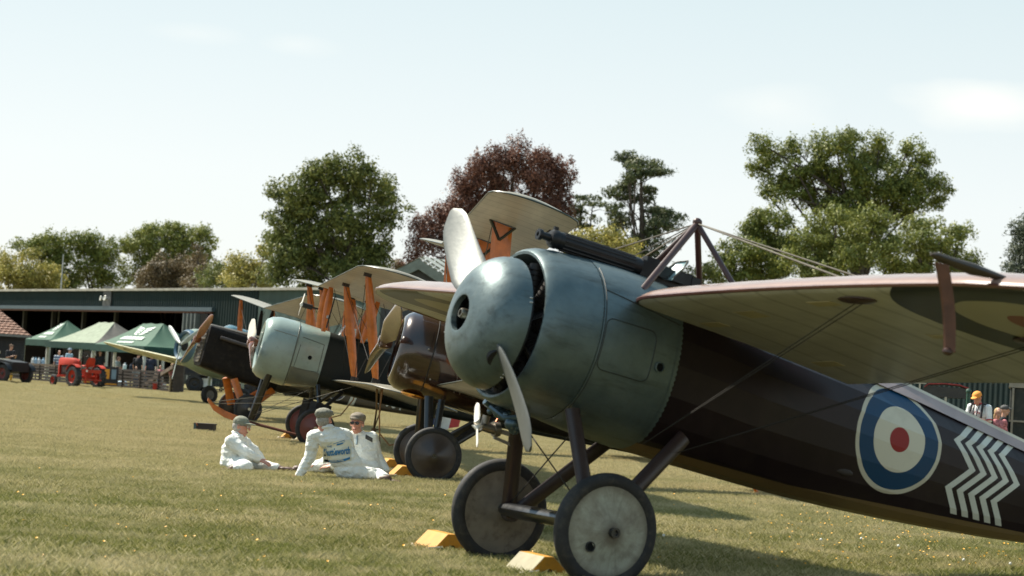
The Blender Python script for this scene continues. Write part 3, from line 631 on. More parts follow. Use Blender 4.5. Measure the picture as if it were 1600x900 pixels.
def wheel(parent, c, r, cover, hubm, w=.09, dish=.09, hole=None, rimr=.78):
    c = Vector(c); sg = 1 if c.y > 0 else -1
    o = bpy.data.objects.new('wheel', None); o.empty_display_size = .1; o.location = c; link(o, parent)
    g = G(); n = 48; rt = w/2; R = r-rt
    rings = []
    for k in range(n):
        a = 2*pi*k/n; d = Vector((cos(a), 0, sin(a))); rings.append([d*(R+rt*1.05*cos(b)) + Vector((0, rt*sin(b), 0)) for b in [2*pi*j/12 for j in range(12)]])
    vs = [v for q in rings for v in q]; fs = [(k*12+j, k*12+(j+1) % 12, ((k+1) % n)*12+(j+1) % 12, ((k+1) % n)*12+j) for k in range(n) for j in range(12)]
    g.add(vs, fs); g.make('tyre', TYRE, o, True)
    for s in (1, -1):
        g = G(); e = R-rt*.55
        prof = [(rt*.55, e+.012), (rt*.75, e-.004), (rt*.7, e-.02), (rt*.7+dish*.35, e*.6), (rt*.7+dish*.85, .07), (rt*.7+dish, .045), (rt*.7+dish, .0)]
        g.lathe(prof, (0, 0, 0), (0, s, 0), 40); g.make('wheel_cover', cover, o, True)
    g = G(); g.lathe([(.0, .032), (rt*.7+dish+.035, .032), (rt*.7+dish+.035, .018), (rt*.7+dish+.02, .016), (rt*.7+dish+.02, 0)], (0, 0, 0), (0, sg, 0), 16); g.make('hub', hubm, o, True)
    if hole:
        g = G(); hx, hz, hr = hole; rr = sqrt(hx*hx+hz*hz); off = rt*.7+dish*(.35+(.5*(1-(rr-.07)/(e*.6-.07)) if rr < e*.6 else -.35*(rr-e*.6)/(e*.4)))
        g.lathe([(off+.001, hr*1.25), (off+.012, hr*1.22), (off+.012, hr), (off-.004, hr*.95)], (hx, 0, hz), (0, sg, 0), 20); g.lathe([(off+.006, hr*.98), (off+.006, 0)], (hx, 0, hz), (0, sg, 0), 20, i=1)
        g.make('valve_hole', [TYRE, BLK], o, True)
    return o
def blade(parent, hub, ax, ang, R, chord, m, r0=.1, pitch0=50, pitch1=14, curve=0.0, name='propeller_blade', tipc=.35, th=.022, tipm=None, bend=0):
    """propeller blade in the plane square to the x axis; ang measured from port towards up"""
    g = G(); n = 16; d = Vector((0, cos(ang), sin(ang))); tn = Vector((0, -sin(ang), cos(ang))); X = Vector((1, 0, 0)); rings = []
    for k in range(n):
        u = k/(n-1); r = r0+(R-r0)*u
        cc = chord*(.42+.58*min(1, u/.30))*(1-.22*u) if u < .80 else chord*(1-.22*u)*max(.12, sqrt(max(0, 1-((u-.80)/.205)**2)))
        p = radians(pitch0+(pitch1-pitch0)*u**.7); a = tn*cos(p)+X*sin(p); b = d.cross(a); t = th*(1-.8*u)+.003+.03*max(0, 1-u*5)
        c = Vector(hub)+d*r+tn*(curve*sin(pi*u))+X*bend*u*u
        rings.append([c+a*(cc*.5*cos(q))+b*(t*sin(q)) for q in [2*pi*j/16 for j in range(16)]])
    g.loft(rings)
    return g.make(name, m, parent, True)

# shared materials
WOOD = mat('varnished orange ash strut', (.52, .135, .014), .38, var=.22, scale=9, coat=.5)
PROPW = mat('varnished brown laminated wood', (.19, .060, .024), .3, var=.35, scale=7, coat=.8)
WIRE = mat('grey bracing cable', (.13, .12, .10), .8, spec=.2)
DWIRE = mat('dark bracing cable', (.030, .027, .024), .7, spec=.2)
BLKP = mat('gloss black paint', (.012, .013, .015), .3, coat=.6)
STEEL = mat('bright steel', (.5, .5, .48), .3, metal=1)
YEL = mat('worn yellow chock paint', (.52, .235, .018), .6, var=.15, scale=6, dirt=((.22, .15, .05), .5))
YELW = mat('faded cream chock face', (.30, .27, .17), .7, var=.15, scale=6, dirt=((.2, .17, .1), .5))
ROPE = mat('pale rope', (.42, .38, .30), .9)
def chock(c, yaw, L, h, label, face=YEL, sc=1.0):
    a = radians(yaw); t = empty('wheel_chock', c, 0, label, 'chock', 'yellow wheel chocks'); t.rotation_euler = (0, 0, 0)
    X = Vector((-cos(a), -sin(a), 0)); Y = Vector((sin(a), -cos(a), 0)); Z = Vector((0, 0, 1)); w = h*1.25
    g = G(); vs = []
    for s in (-L/2, L/2): vs += [Y*s+X*(w), Y*s-X*(w), Y*s-X*w*.12+Z*h, Y*s+X*w*.22+Z*h]
    vs = [v for v in vs]
    g.add(vs, [(4, 5, 6, 7), (3, 2, 1, 0), (1, 2, 6, 5), (2, 3, 7, 6), (0, 4, 5, 1)], 0); g.add(vs, [(3, 0, 4, 7)], 1)
    o = g.make('chock_body', [YEL, face], t)
    md = o.modifiers.new('b', 'BEVEL'); md.width = .006; md.segments = 2
    g = G(); p = X*w*.85+Z*h*.35; g.tube([p-Y*L*.45, p-Y*L*.1+X*.03-Z*.02, p+Y*L*.2+X*.05-Z*.03, p+Y*L*.48+X*.01, p+Y*L*.55-X*.08+Z*.01], .011, 6); g.make('rope', ROPE, t, True)
    g = G(); g.lathe([(0, .016), (.004, .016), (.004, .010), (-.01, .009)], Y*(L/2)+Z*h*.4, Y, 10); g.make('rope_hole', BLK, t)
    return t

# ================================================================ A: silver nosed monoplane
hubA = atz(946, 830, .35)
A = plane_root('monoplane', hubA, .35, 1.44, 27, 11, 'nearest aircraft, brown shoulder wing monoplane with silver spinner, roundel and white zigzags', 'aeroplane')
ZT = 1.13
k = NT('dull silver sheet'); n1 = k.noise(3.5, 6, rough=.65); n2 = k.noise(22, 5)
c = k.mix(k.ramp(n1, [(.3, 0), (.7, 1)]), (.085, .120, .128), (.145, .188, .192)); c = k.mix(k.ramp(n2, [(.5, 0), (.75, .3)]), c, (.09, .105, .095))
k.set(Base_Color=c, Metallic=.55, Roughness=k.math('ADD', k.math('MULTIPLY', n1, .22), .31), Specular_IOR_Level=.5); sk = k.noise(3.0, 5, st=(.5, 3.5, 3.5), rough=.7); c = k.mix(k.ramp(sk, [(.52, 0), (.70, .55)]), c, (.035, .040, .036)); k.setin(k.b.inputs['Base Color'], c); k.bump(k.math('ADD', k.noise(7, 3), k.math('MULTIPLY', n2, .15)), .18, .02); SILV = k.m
k = NT('polished blade metal'); n1 = k.noise(9, 6, rough=.7); k.set(Base_Color=k.mix(n1, (.095, .105, .103), (.165, .172, .162)), Metallic=.55, Roughness=k.math('ADD', k.math('MULTIPLY', n1, .25), .40)); k.bump(k.noise(30, 4), .1, .01); BLADE = k.m
DK = mat('dark engine bay', (.012, .012, .013), .7)
# spinner: lathe with hole, blade roots cut visually by dark collars
def arc(x0, r0, x1, r1, n, pw=2.0):
    out_ = []
    for q in range(n+1):
        a = pi/2*q/n; out_.append((x0+(x1-x0)*(1-cos(a))**(2/pw), r0+(r1-r0)*sin(a)**(2/pw)))
    return out_
g = G(); prof = [(.93, .115), (.965, .118), (.968, .128)] + [(.955-.255*(1-cos(pi/2*q/12))**1.0, .128+(.432-.128)*sin(pi/2*q/12)) for q in range(1, 13)] + [(.69, .433), (.688, .424), (.75, .42), (.90, .20)]
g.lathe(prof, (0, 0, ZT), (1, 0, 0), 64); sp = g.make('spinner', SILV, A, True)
g = G(); g.lathe([(.66, .40), (.70, .38), (.72, .0)], (0, 0, ZT), (1, 0, 0), 32); g.make('spinner_backplate', DK, A, True)
g = G(); g.lathe([(.70, .034), (.955, .034), (.965, .028), (.965, .020), (.93, .018), (.93, 0)], (0, 0, ZT), (1, 0, 0), 20); g.lathe([(.78, .034), (.80, .10), (.78, .10)], (0, 0, ZT), (1, 0, 0), 20)
for q in range(6): a = q*pi/3; g.ball((.81, .07*cos(a), ZT+.07*sin(a)), .014, 6)
g.make('propeller_hub', mat('dull brass hub', (.22, .20, .16), .35, metal=.9), sp, True)
g = G()
for q in range(5):
    for da in (-.035, .035):
        a = 2*pi*q/5+.35+da; 
        g.ball((.695, .433*cos(a), ZT+.433*sin(a)), .006, 6); g.ball((.705, .432*cos(a), ZT+.432*sin(a)), .006, 6)
    a = 2*pi*q/5+.2; g.ball((.948, .155*cos(a), ZT+.155*sin(a)), .006, 6); g.ball((.944, .168*cos(a+.08), ZT+.168*sin(a+.08)), .006, 6)
tag(g.make('rivets', STEEL, sp, True), kind='stuff')
PANG = radians(141)
for s, cl_ in ((0, 0), (1, 0)):
    a = PANG+pi*s
    b = blade(A, (.76, 0, ZT), 1, a, 1.24, .29, BLADE, r0=.20, pitch0=52, pitch1=16, curve=.03, th=.026)
    g = G(); d = Vector((0, cos(a), sin(a))); g.tube([Vector((.80, 0, ZT))+d*.28, Vector((.80, 0, ZT))+d*.40], [.06, .05], 16, flat=((1, 0, 0), 1.2)); g.make('blade_root', DK, b, True)
# engine: nine cylinders in the gap
for q in range(9):
    a = 2*pi*q/9+.2; d = Vector((0, cos(a), sin(a))); g = G(); c0 = Vector((.50, 0, ZT)); g.tube([c0+d*.12, c0+d*.44], .055, 12)
    for f in range(7): g.tube([c0+d*(.20+f*.033), c0+d*(.208+f*.033)], .068, 12)
    g.tube([c0+d*.15+Vector((.07, 0, 0)), c0+d*.42+Vector((.07, 0, 0))], .009, 6); g.make('engine_cylinder', mat('dark oily engine metal', (.035, .030, .028), .5), A, True)
g = G(); g.lathe([(.42, .30), (.60, .14), (.66, .12), (.66, 0)], (0, 0, ZT), (1, 0, 0), 24); g.lathe([(.40, .50), (.40, 0)], (0, 0, ZT), (1, 0, 0), 24); g.make('crankcase', DK, A, True)
# body sections: x, top, bottom, halfwidth, exponent
def ring(x, zt, zb, hw, ex, n=48, a0=0):
    zc = (zt+zb)/2; hh = (zt-zb)/2; r = []
    for j in range(n):
        a = 2*pi*j/n+a0; cc, ss = cos(a), sin(a)
        r.append(Vector((x, hw*math.copysign(abs(cc)**(2/ex), cc), zc+hh*math.copysign(abs(ss)**(2/ex), ss))))
    return r
sec = [(.600, ZT+.468, ZT-.440, .455, 2.0), (.625, ZT+.482, ZT-.452, .468, 2.0), (.628, ZT+.500, ZT-.468, .485, 2.0), (.610, ZT+.518, ZT-.486, .502, 2.0), (.56, ZT+.537, ZT-.500, .520, 2.0), (.46, ZT+.553, ZT-.508, .532, 2.02), (.24, ZT+.565, ZT-.515, .540, 2.05)]
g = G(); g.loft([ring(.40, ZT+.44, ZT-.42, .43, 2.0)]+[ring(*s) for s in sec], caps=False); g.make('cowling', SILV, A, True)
sec2 = [(.236, ZT+.567, ZT-.517, .542, 2.05), (.22, ZT+.570, ZT-.520, .545, 2.08), (.0, 1.705, .585, .540, 2.15), (-.2, 1.700, .572, .525, 2.2), (-.36, 1.690, .563, .512, 2.2)]
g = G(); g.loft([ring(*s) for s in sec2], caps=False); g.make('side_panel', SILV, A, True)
# seams, access panel, louvre, rivet rows (real raised/recessed pieces)
def onside(x, z, off=.004, secs=None):
    """point on the port flank of the forward body"""
    S = secs or (sec[-3:]+sec2+[(-.7, 1.67, .555, .495, 2.2), (-1.6, 1.62, .545, .41, 2.2)]); S = sorted(S, key=lambda s: -s[0])
    for a, b in zip(S[:-1], S[1:]):
        if a[0] >= x >= b[0]:
            t = (a[0]-x)/max(1e-6, a[0]-b[0]); zt, zb, hw, ex = [a[i]+(b[i]-a[i])*t for i in (1, 2, 3, 4)]
            zc = (zt+zb)/2; hh = (zt-zb)/2; q = min(.999, abs((z-zc)/hh)); y = hw*(1-q**ex)**(1/ex); return Vector((x, y+off, z+off*(z-zc)/hh))
    return Vector((x, .5, z))
SEAM = mat('dark panel gap', (.03, .034, .032), .6)
def seamline(pts, name, r=.0035, m=SEAM, par=A):
    g = G(); g.tube([onside(x, z, .001) for x, z in pts], r, 5); g.make(name, m, par)
def round_rect(x0, x1, z0, z1, r, n=5):
    P_ = []
    for cx, cz, a0 in ((x0+r, z1-r, 180), (x1-r, z1-r, 90), (x1-r, z0+r, 0), (x0+r, z0+r, -90)):
        for q in range(n+1): a = radians(a0-90*q/n); P_.append((cx+r*cos(a), cz+r*sin(a)))
    out_ = []
    for a, b in zip(P_, P_[1:]+P_[:1]):
        out_.append(a); 
        L_ = math.hypot(b[0]-a[0], b[1]-a[1])
        for q in range(1, int(L_/.04)+1): t = q/(int(L_/.04)+1); out_.append((a[0]+(b[0]-a[0])*t, a[1]+(b[1]-a[1])*t))
    return out_+out_[:1]
rr = round_rect(-.17, .215, .97, 1.30, .05)
g = G(); cen = [onside(x, z, .003) for x, z in rr[:-1]]
nn = 10; grid = [[onside(-.165+.375*i/nn, .975+.32*j/nn, .0035) for i in range(nn+1)] for j in range(nn+1)]
seamline(rr, 'panel_seam')
seamline([(.225, z) for z in np.linspace(.70, 1.62, 24)], 'panel_seam')
g = G()
for z in np.linspace(.72, 1.62, 34): g.ball(onside(.245, z, .0), .0045, 5)
for x, z in [(.2-.1*i, 1.50-.006*i) for i in range(9)]: g.ball(onside(x*.62, z-.01, .0), .004, 5)
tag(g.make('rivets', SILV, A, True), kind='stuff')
seamline([(.22-.025*i, 1.475-.0035*i) for i in range(24)], 'panel_seam')
g = G(); lc = onside(-.235, 1.09, 0); g.lathe([(0, .036), (.012, .036), (.014, .028), (-.01, .026), (-.01, 0)], lc, (0, 1, 0), 20, i=0); g.lathe([(-.003, .026), (-.003, 0)], lc+Vector((0, .006, 0)), (0, 1, 0), 20, i=1); g.make('inspection_hole', [SILV, BLK], A, True)
# saw-edged tape where metal meets cloth
g = G(); vs = []; zz = np.linspace(.62, 1.62, 60)
for i, z in enumerate(zz): vs += [onside(-.345, z, .003), onside(-.368-(.010 if i % 2 else 0), z, .003)]
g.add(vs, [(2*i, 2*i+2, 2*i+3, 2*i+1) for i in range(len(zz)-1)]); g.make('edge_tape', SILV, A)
# rear fuselage: faceted by stringers, painted markings
RC = (-2.36, 1.115)
k = NT('chocolate doped linen with markings'); X = k.xyz(); nz = k.noise(3, 5)
brown = k.mix(k.ramp(nz, [(.3, 0), (.7, 1)]), (.011, .0062, .0085), (.019, .011, .0135)); cream = (.17, .115, .05)
zrel = k.math('ADD', X[2], k.math('MULTIPLY', k.math('MINIMUM', k.math('ADD', X[0], 1.6), 0.0), .062))
c = k.mix(k.math('LESS_THAN', zrel, .615), brown, cream)
side = k.math('GREATER_THAN', k.math('ABSOLUTE', X[1]), -.02)
m0 = roundel(k, c, X[0], X[2], RC[0], RC[1], [(.378, (.50, .47, .37)), (.347, (.004, .042, .10)), (.226, (.56, .53, .42)), (.086, (.25, .018, .018))], .915)
# five zigzag bands: each follows the same broken line, one behind the other
fc = k.n('ShaderNodeFloatCurve'); zz_ = [(.70, -3.05), (.72, -3.05), (.90, -2.885), (1.07, -3.075), (1.24, -2.895), (1.385, -3.10), (1.42, -3.13)]
cu = fc.mapping.curves[0]
z0_, z1_ = .70, 1.42; x0_, x1_ = -3.15, -2.80
for i, (z, x) in enumerate(zz_):
    p = ((z-z0_)/(z1_-z0_), (x-x0_)/(x1_-x0_))
    if i == 0: cu.points[0].location = p
    elif i == 1: cu.points[1].location = (1.0, (zz_[-1][1]-x0_)/(x1_-x0_)); 
    if 1 <= i < len(zz_)-1: q = cu.points.new(*p)
for q in cu.points: q.handle_type = 'VECTOR'
fc.mapping.update()
k.setin(fc.inputs['Value'], k.math('DIVIDE', k.math('SUBTRACT', X[2], z0_), z1_-z0_))
xl = k.math('ADD', k.math('MULTIPLY', fc.outputs[0], x1_-x0_), x0_)
dx = k.math('SUBTRACT', xl, X[0]); pitchz = .118
inb = k.math('MULTIPLY', k.math('GREATER_THAN', dx, 0.0), k.math('LESS_THAN', dx, pitchz*4+.067))
st_ = k.math('LESS_THAN', k.math('MODULO', dx, pitchz), .067)
lowlim = k.math('ADD', k.math('MULTIPLY', dx, .025), .735); hilim = k.math('SUBTRACT', 1.388, k.math('MULTIPLY', dx, .10))
inz = k.math('MULTIPLY', k.math('GREATER_THAN', X[2], lowlim), k.math('LESS_THAN', X[2], hilim))
zg = k.math('MULTIPLY', k.math('MULTIPLY', inb, st_), inz)
c2 = k.mix(zg, m0, (.56, .57, .50)); c2 = k.mix(k.ramp(k.noise(1.8, 6, rough=.7), [(.5, 0), (.8, .35)]), c2, (.05, .04, .03))
k.set(Base_Color=c2, Roughness=k.math('ADD', .38, k.math('MULTIPLY', nz, .15)), Coat_Weight=.10, Coat_Roughness=.35, Specular_IOR_Level=.18); k.bump(k.noise(25, 3), .06, .004); FUS = k.m
fsec = [(-.358, 1.688, .562, .512), (-.7, 1.67, .553, .495), (-1.1, 1.62, .548, .465), (-1.6, 1.60, .545, .41), (-2.1, 1.575, .555, .35), (-2.6, 1.525, .580, .29), (-3.1, 1.465, .612, .23), (-3.6, 1.405, .655, .17), (-4.1, 1.345, .71, .11), (-4.6, 1.28, .78, .055), (-4.95, 1.22, .86, .02)]
def fring(x, zt, zb, hw):
    """flat topped, stringer-faceted section"""
    zc = zb+(zt-zb)*.5; out_ = []
    P_ = [(0, 1), (.17, .985), (.24, .93), (.80, .56), (.97, .30), (1.0, .02), (.965, -.30), (.82, -.62), (.56, -.86), (.28, -.97), (0, -1)]
    hh = (zt-zb)/2; tf = min(1, max(0, (-x-1.0)/1.2))
    for u, v in P_:
        e = 2.2; th = atan2(v, u if u else 1e-9); 
        cu_, su_ = cos(th), sin(th); ru = abs(cu_)**(2/e); rv = math.copysign(abs(su_)**(2/e), su_)
        out_.append((ru*(1-tf)+u*tf, rv*(1-tf)+v*tf))
    L_ = [Vector((x, hw*u, zc+hh*v)) for u, v in out_]; R_ = [Vector((x, -hw*u, zc+hh*v)) for u, v in out_[-2:0:-1]]
    return L_+R_
g = G(); rg_ = []
for a, b in zip(fsec[:-1], fsec[1:]):
    for q in range(3): rg_.append(fring(*[a[i]+(b[i]-a[i])*q/3 for i in range(4)]))
rg_.append(fring(*fsec[-1])); g.loft(rg_, caps=False); g.make('fuselage', FUS, A)
# brown deck strip coloured paler as if lit, white edged, aft of wing
PK = mat('brown dope in lit tone', (.30, .225, .21), .45, coat=.2); CRM = mat('off white painted edge line', (.55, .52, .42), .5)
def topz(x):
    for a, b in zip(fsec[:-1], fsec[1:]):
        if a[0] >= x >= b[0]: t = (a[0]-x)/(a[0]-b[0]); return [a[i]+(b[i]-a[i])*t for i in (1, 2, 3)]
g = G(); g2 = G(); R1 = []; R2 = []
for x in np.linspace(-1.9, -4.9, 20):
    zt, zb, hw = topz(x); hh = (zt-zb)/2; zc = (zt+zb)/2
    w = hw*.235+.004
    tf_ = min(1, max(0, (-x-1.0)/1.2)); wo, zo = hw*.46, zc+hh*.80
    R1.append([Vector((x, wo+.006, zo+.004)), Vector((x, w+.004, zc+hh*.935+.005)), Vector((x, w*.7, zt+.004)), Vector((x, -w*.7, zt+.004)), Vector((x, -w-.004, zc+hh*.935+.005)), Vector((x, -wo-.006, zo+.004))])
    R2.append([Vector((x, w*.72, zt+.000)), Vector((x, w*.5, zt+.026)), Vector((x, -w*.5, zt+.026)), Vector((x, -w*.72, zt+.000))])
for R_, gg in ((R1, g), (R2, g2)):
    q_ = len(R_[0]); gg.add([v for r in R_ for v in r], [(i*q_+j, i*q_+j+1, i*q_+j+q_+1, i*q_+j+q_) for i in range(len(R_)-1) for j in range(q_-1)])
g.make('top_decking', PK, A); g2.make('deck_edge', CRM, A)
# cockpit coaming, seat back, headrest and windscreen
g = G(); g.tube([Vector((-.95+.26*cos(a), .21*sin(a), 1.665+.0*cos(a))) for a in [2*pi*q/24 for q in range(25)]], .022, 8); g.make('cockpit_coaming', mat('brown leather padding', (.09, .045, .025), .55), A, True)
g = G(); g.loft([ring(-1.2, 1.70, 1.45, .14, 2, 16), ring(-1.5, 1.68, 1.45, .11, 2, 16), ring(-1.9, 1.60, 1.45, .05, 2, 16)]); g.make('headrest', PK, A, True)
k = NT('windscreen'); k.set(Base_Color=(.42, .58, .62), Roughness=.2, Specular_IOR_Level=.8); k.translucent((.65, .82, .86), .6); GLS = k.m
g = G(); vs = []
for i in range(7):
    for j in range(7):
        u = -1+2*i/6; v = j/6; w = .105*(1-.25*max(0, v-.6)/.4); vs.append((-.34-.10*v-.05*(1-abs(u)), .16+w*u, 1.715+.155*v-(.03*u*u*v)))
g.add(vs, [(i*7+j, i*7+j+1, (i+1)*7+j+1, (i+1)*7+j) for i in range(6) for j in range(6)]); ws = g.make('windscreen', GLS, A, True); md = ws.modifiers.new('s', 'SOLIDIFY'); md.thickness = .004
g = G(); g.tube([Vector(q_)+Vector((.26, .06, .04)) for q_ in ((-.60-.0, .205, 1.675), (-.66, .205, 1.75), (-.70, .17, 1.81), (-.745, .10, 1.832), (-.70, .03, 1.81), (-.66, .0, 1.75), (-.6, -.005, 1.675))], .005, 6); g.make('windscreen_frame', WIRE, ws, True)
# machine gun
GUN = mat('gunmetal', (.018, .019, .021), .42, metal=.55, var=.3)
gm, gr_ = Vector((.47, .06, 1.752)), Vector((-.62, .06, 1.752))
gun = bpy.data.objects.new('machine_gun', None); gun.empty_display_size = .1; link(gun, A)
gd = (gm-gr_).normalized()
g = G(); g.lathe([(0, .03), (0, .054), (.02, .058), (.62, .058), (.64, .05), (.64, .0)], gm-gd*.66, gd, 24)
for q in range(14):
    a = 2*pi*q/14; o_ = Vector((0, cos(a), sin(a)))*.058; g.tube([gm-gd*.60+o_, gm-gd*.06+o_], .0065, 5)
g.make('barrel_jacket', GUN, gun, True)
g = G(); g.lathe([(0, .062), (.03, .062), (.05, .048), (.055, .028), (.11, .024), (.115, .036), (.14, .036), (.14, .015)], gm-gd*.02, gd, 20); g.box(gm+Vector((-.0, 0, .066)), (.03, .02, .03)); g.make('muzzle', GUN, gun, True)
g = G(); c0 = gm-gd*.86; g.box(c0+Vector((0, 0, -.01)), (.40, .07, .12)); g.box(c0+Vector((-.02, .055, 0)), (.2, .04, .07)); g.box(c0+Vector((-.23, 0, .0)), (.07, .08, .08)); g.box(c0+Vector((.12, 0, .066)), (.10, .06, .03)); g.make('receiver', GUN, gun)
g = G(); g.bar(gm-gd*.80+Vector((0, 0, -.05)), gm-gd*.80+Vector((0, 0, -.10)), .03, .05); g.make('gun_mount', GUN, gun)
# wings
UND = linen('old cream doped linen underside', (.56, .55, .49), .16, [(-.70, 3.42, [(.80, (.030, .034, .030)), (.47, (.42, .39, .28)), (.19, (.25, .07, .03))]), (-.70, -3.42, [(.80, (.06, .065, .05)), (.47, (.42, .39, .28)), (.19, (.25, .07, .03))])])
k = NT('gloss brown wing dope'); nz = k.noise(2.2, 5, st=(1, 3, 1)); k.set(Base_Color=k.mix(nz, (.24, .15, .115), (.36, .25, .20)), Roughness=.27, Coat_Weight=.5, Coat_Roughness=.12); k.bump(k.noise(8, 3), .15, .01); WTOP = k.m
EDGE = mat('red brown leading edge', (.10, .032, .022), .35, coat=.5)
leA = lambda y: .06-.022*y; teA = lambda y: -1.76+.0*y; zA = lambda y: (1.442+.056*y-.0095*y*y, .10)
WA, _ = wing(A, .42, 4.68, leA, teA, zA, WTOP, UND, 2.6, tipr=1.1, rootr=.25, rib=.34, edge=EDGE, camber=.072)
wing(A, -.42, -4.68, leA, teA, lambda y: (1.442+.050*y, .10), WTOP, UND, 2.6, tipr=1.1, rootr=.45, rib=.34, edge=EDGE, camber=.072)
# patches and strut plates beneath
_b = bmesh.new(); _b.from_mesh(WA.data); BW = BVHTree.FromBMesh(_b); _b.free()
def under(x, y):
    h = BW.ray_cast(Vector((x, y, .5)), Vector((0, 0, 1))); return h[0].z if h[0] is not None else 1.4
g = G()
for x, y, sx, sy in [(-.35, 1.25, .14, .20), (-.50, .62, .10, .22), (-.9, 2.35, .07, .16), (-.22, 2.15, .09, .22), (-1.35, .72, .09, .25)]:
    z = under(x, y)-.002; g = G(); g.add([(x+a*sx/2, y+b*sy/2, under(x+a*sx/2, y+b*sy/2)-e) for e in (.001, .004) for a, b in ((-1, -1), (1, -1), (1, 1), (-1, 1))], [(3, 2, 1, 0), (4, 5, 6, 7), (0, 1, 5, 4), (1, 2, 6, 5), (2, 3, 7, 6), (3, 0, 4, 7)]); g.make('fabric_patch', mat('paler linen patch', (.42, .37, .23), .5), A)
for (x, y) in [(-.02-.15, 2.52), (-.98, 2.95+.1)]:
    z = under(x, y)-.002; g = G(); g.ball((x, y, z), (.07, .16, .018), 12); g.make('wire_fitting', mat('brown painted steel fitting', (.05, .022, .016), .4, coat=.4), A, True)
    for dy in (0, .07): wire(A, (x-.02, y+dy-.04, z-.015), (-.30+.25*(x < -.5)*-1-(.0), .42, .60), .0031, DWIRE)
ap_ = Vector((-.585, 0, 2.165)); CAB = mat('dark red brown painted tube', (.050, .020, .016), .45, coat=.15)
for p in [(-.08, .36, 1.56), (-.32, -.36, 1.58), (-.98, -.33, 1.60), (-.95, .36, 1.60)]: strut(A, p, ap_, .042, .032, CAB, 'cabane_strut', False)
g = G(); g.ball(ap_+Vector((0, 0, .01)), (.035, .03, .03), 10); g.make('mast_head', CAB, A, True)
for s in (1, -1):
    for x, y in ((-.18, 2.5), (-.98, 2.7)): wire(A, ap_, (x, s*y, zA(y)[0]+.06), .0055, WIRE)
    wire(A, ap_+Vector((0, s*.01, 0)), (-.2, s*.9*1.2, 1.55), .004, WIRE) if s < 0 else None
# pitot bracket with hanging flap ahead of the near wing
px_, py_ = -.03, 3.70; zb_ = zA(py_)[0]
pb = bpy.data.objects.new('pitot_bracket', None); link(pb, A)
g = G(); g.tube([(px_-.10, py_+.04, zb_+.055), (px_+.10, py_+.02, zb_+.050), (px_+.22, py_, zb_+.055), (px_+.31, py_-.01, zb_+.060), (px_+.34, py_-.01, zb_+.058)], [.012, .030, .022, .018, .006], 10, flat=((0, 0, 1), 1.4)); g.make('bracket_arm', mat('dark olive brown fitting', (.045, .032, .020), .45), pb, True)
g = G(); vs = []
for i in range(10):
    u = i/9; z = zb_+.03-.40*u; x = px_+.28-.15*u-.02*sin(3*u); w = .036*(1-.2*u); vs += [(x+w*.8, py_-w*.35, z), (x-w*.8, py_+w*.35, z), (x-w*.8-.004, py_+w*.35+.012, z), (x+w*.8-.004, py_-w*.35+.012, z)]
g.loft([vs[i*4:i*4+4] for i in range(10)]); g.make('wooden_flap', mat('reddish brown wood', (.10, .036, .018), .5, var=.3, scale=12), pb)
g = G(); g.ball((px_+.13, py_, zb_-.372), (.03, .025, .02), 8); g.make('flap_end', CAB, pb, True)
# undercarriage
LEGM = mat('dark maroon strut paint', (.026, .013, .013), .45, coat=.2, dirt=((.05, .035, .028), .35))
for s in (1, -1):
    strut(A, (.225, s*.36, .70), (.02, s*.56, .02), .105, .05, LEGM, 'undercarriage_strut', False)
    strut(A, (-.60, s*.40, .72), (-.02, s*.56, .0), .100, .05, LEGM, 'undercarriage_strut', False)
g = G(); g.tube([(0, -.78, 0), (0, .78, 0)], .026, 12); g.make('axle', BLKP, A, True)
g = G(); g.tube([(.02, -.56, .02), (.02, .56, .02)], .05, 12, flat=((0, 0, 1), 1.6)); g.make('spreader_bar', BLKP, A, True)
for s in (1, -1):
    g = G(); g.tube([(0, s*(.52+.012*q), 0) for q in range(7)], .055, 12); g.make('shock_cord', mat('elastic shock cord', (.06, .05, .045), .9, bump=.8, bscale=80), A, True)
    wire(A, (.17, s*.38, .60), (.03, -s*.54, .06), .005, DWIRE)
k = NT('grubby white wheel cover'); n1 = k.noise(5, 7, rough=.7); n2 = k.noise(14, 5); X = k.xyz()
r_ = k.math('SQRT', k.math('ADD', k.math('MULTIPLY', X[0], X[0]), k.math('MULTIPLY', X[2], X[2])))
c = k.mix(k.ramp(n1, [(.34, .75), (.62, 0)]), (.36, .37, .30), (.15, .12, .085)); c = k.mix(k.ramp(n2, [(.52, 0), (.70, .4)]), c, (.10, .08, .06)); c = k.mix(k.ramp(r_, [(.03, .8), (.10, 0)]), c, (.09, .07, .05)); c = k.mix(k.ramp(r_, [(.235, 0), (.27, .5)]), c, (.12, .10, .07))
an = k.math('ARCTAN2', X[2], X[0]); cv = k.n('ShaderNodeCombineXYZ'); k.setin(cv.inputs[0], k.math('MULTIPLY', an, 2.2)); k.setin(cv.inputs[1], k.math('MULTIPLY', r_, 1.6)); rn = k.noise(3.2, 5, vec=cv.outputs[0], rough=.7); c = k.mix(k.ramp(rn, [(.50, 0), (.72, .55)]), c, (.13, .11, .08)); k.set(Base_Color=c, Roughness=.6); k.bump(k.math('ADD', n2, rn), .2, .01); WCOV = k.m
wheel(A, (0, .72, 0), .355, WCOV, BLKP, .095, .06, hole=(.115, -.115, .026)); WCOV2 = mat('mud browned wheel cover', (.15, .13, .10), .7, var=.35, scale=5, dirt=((.06, .045, .035), .7)); wheel(A, (0, -.72, 0), .355, WCOV2, BLKP, .095, .06)
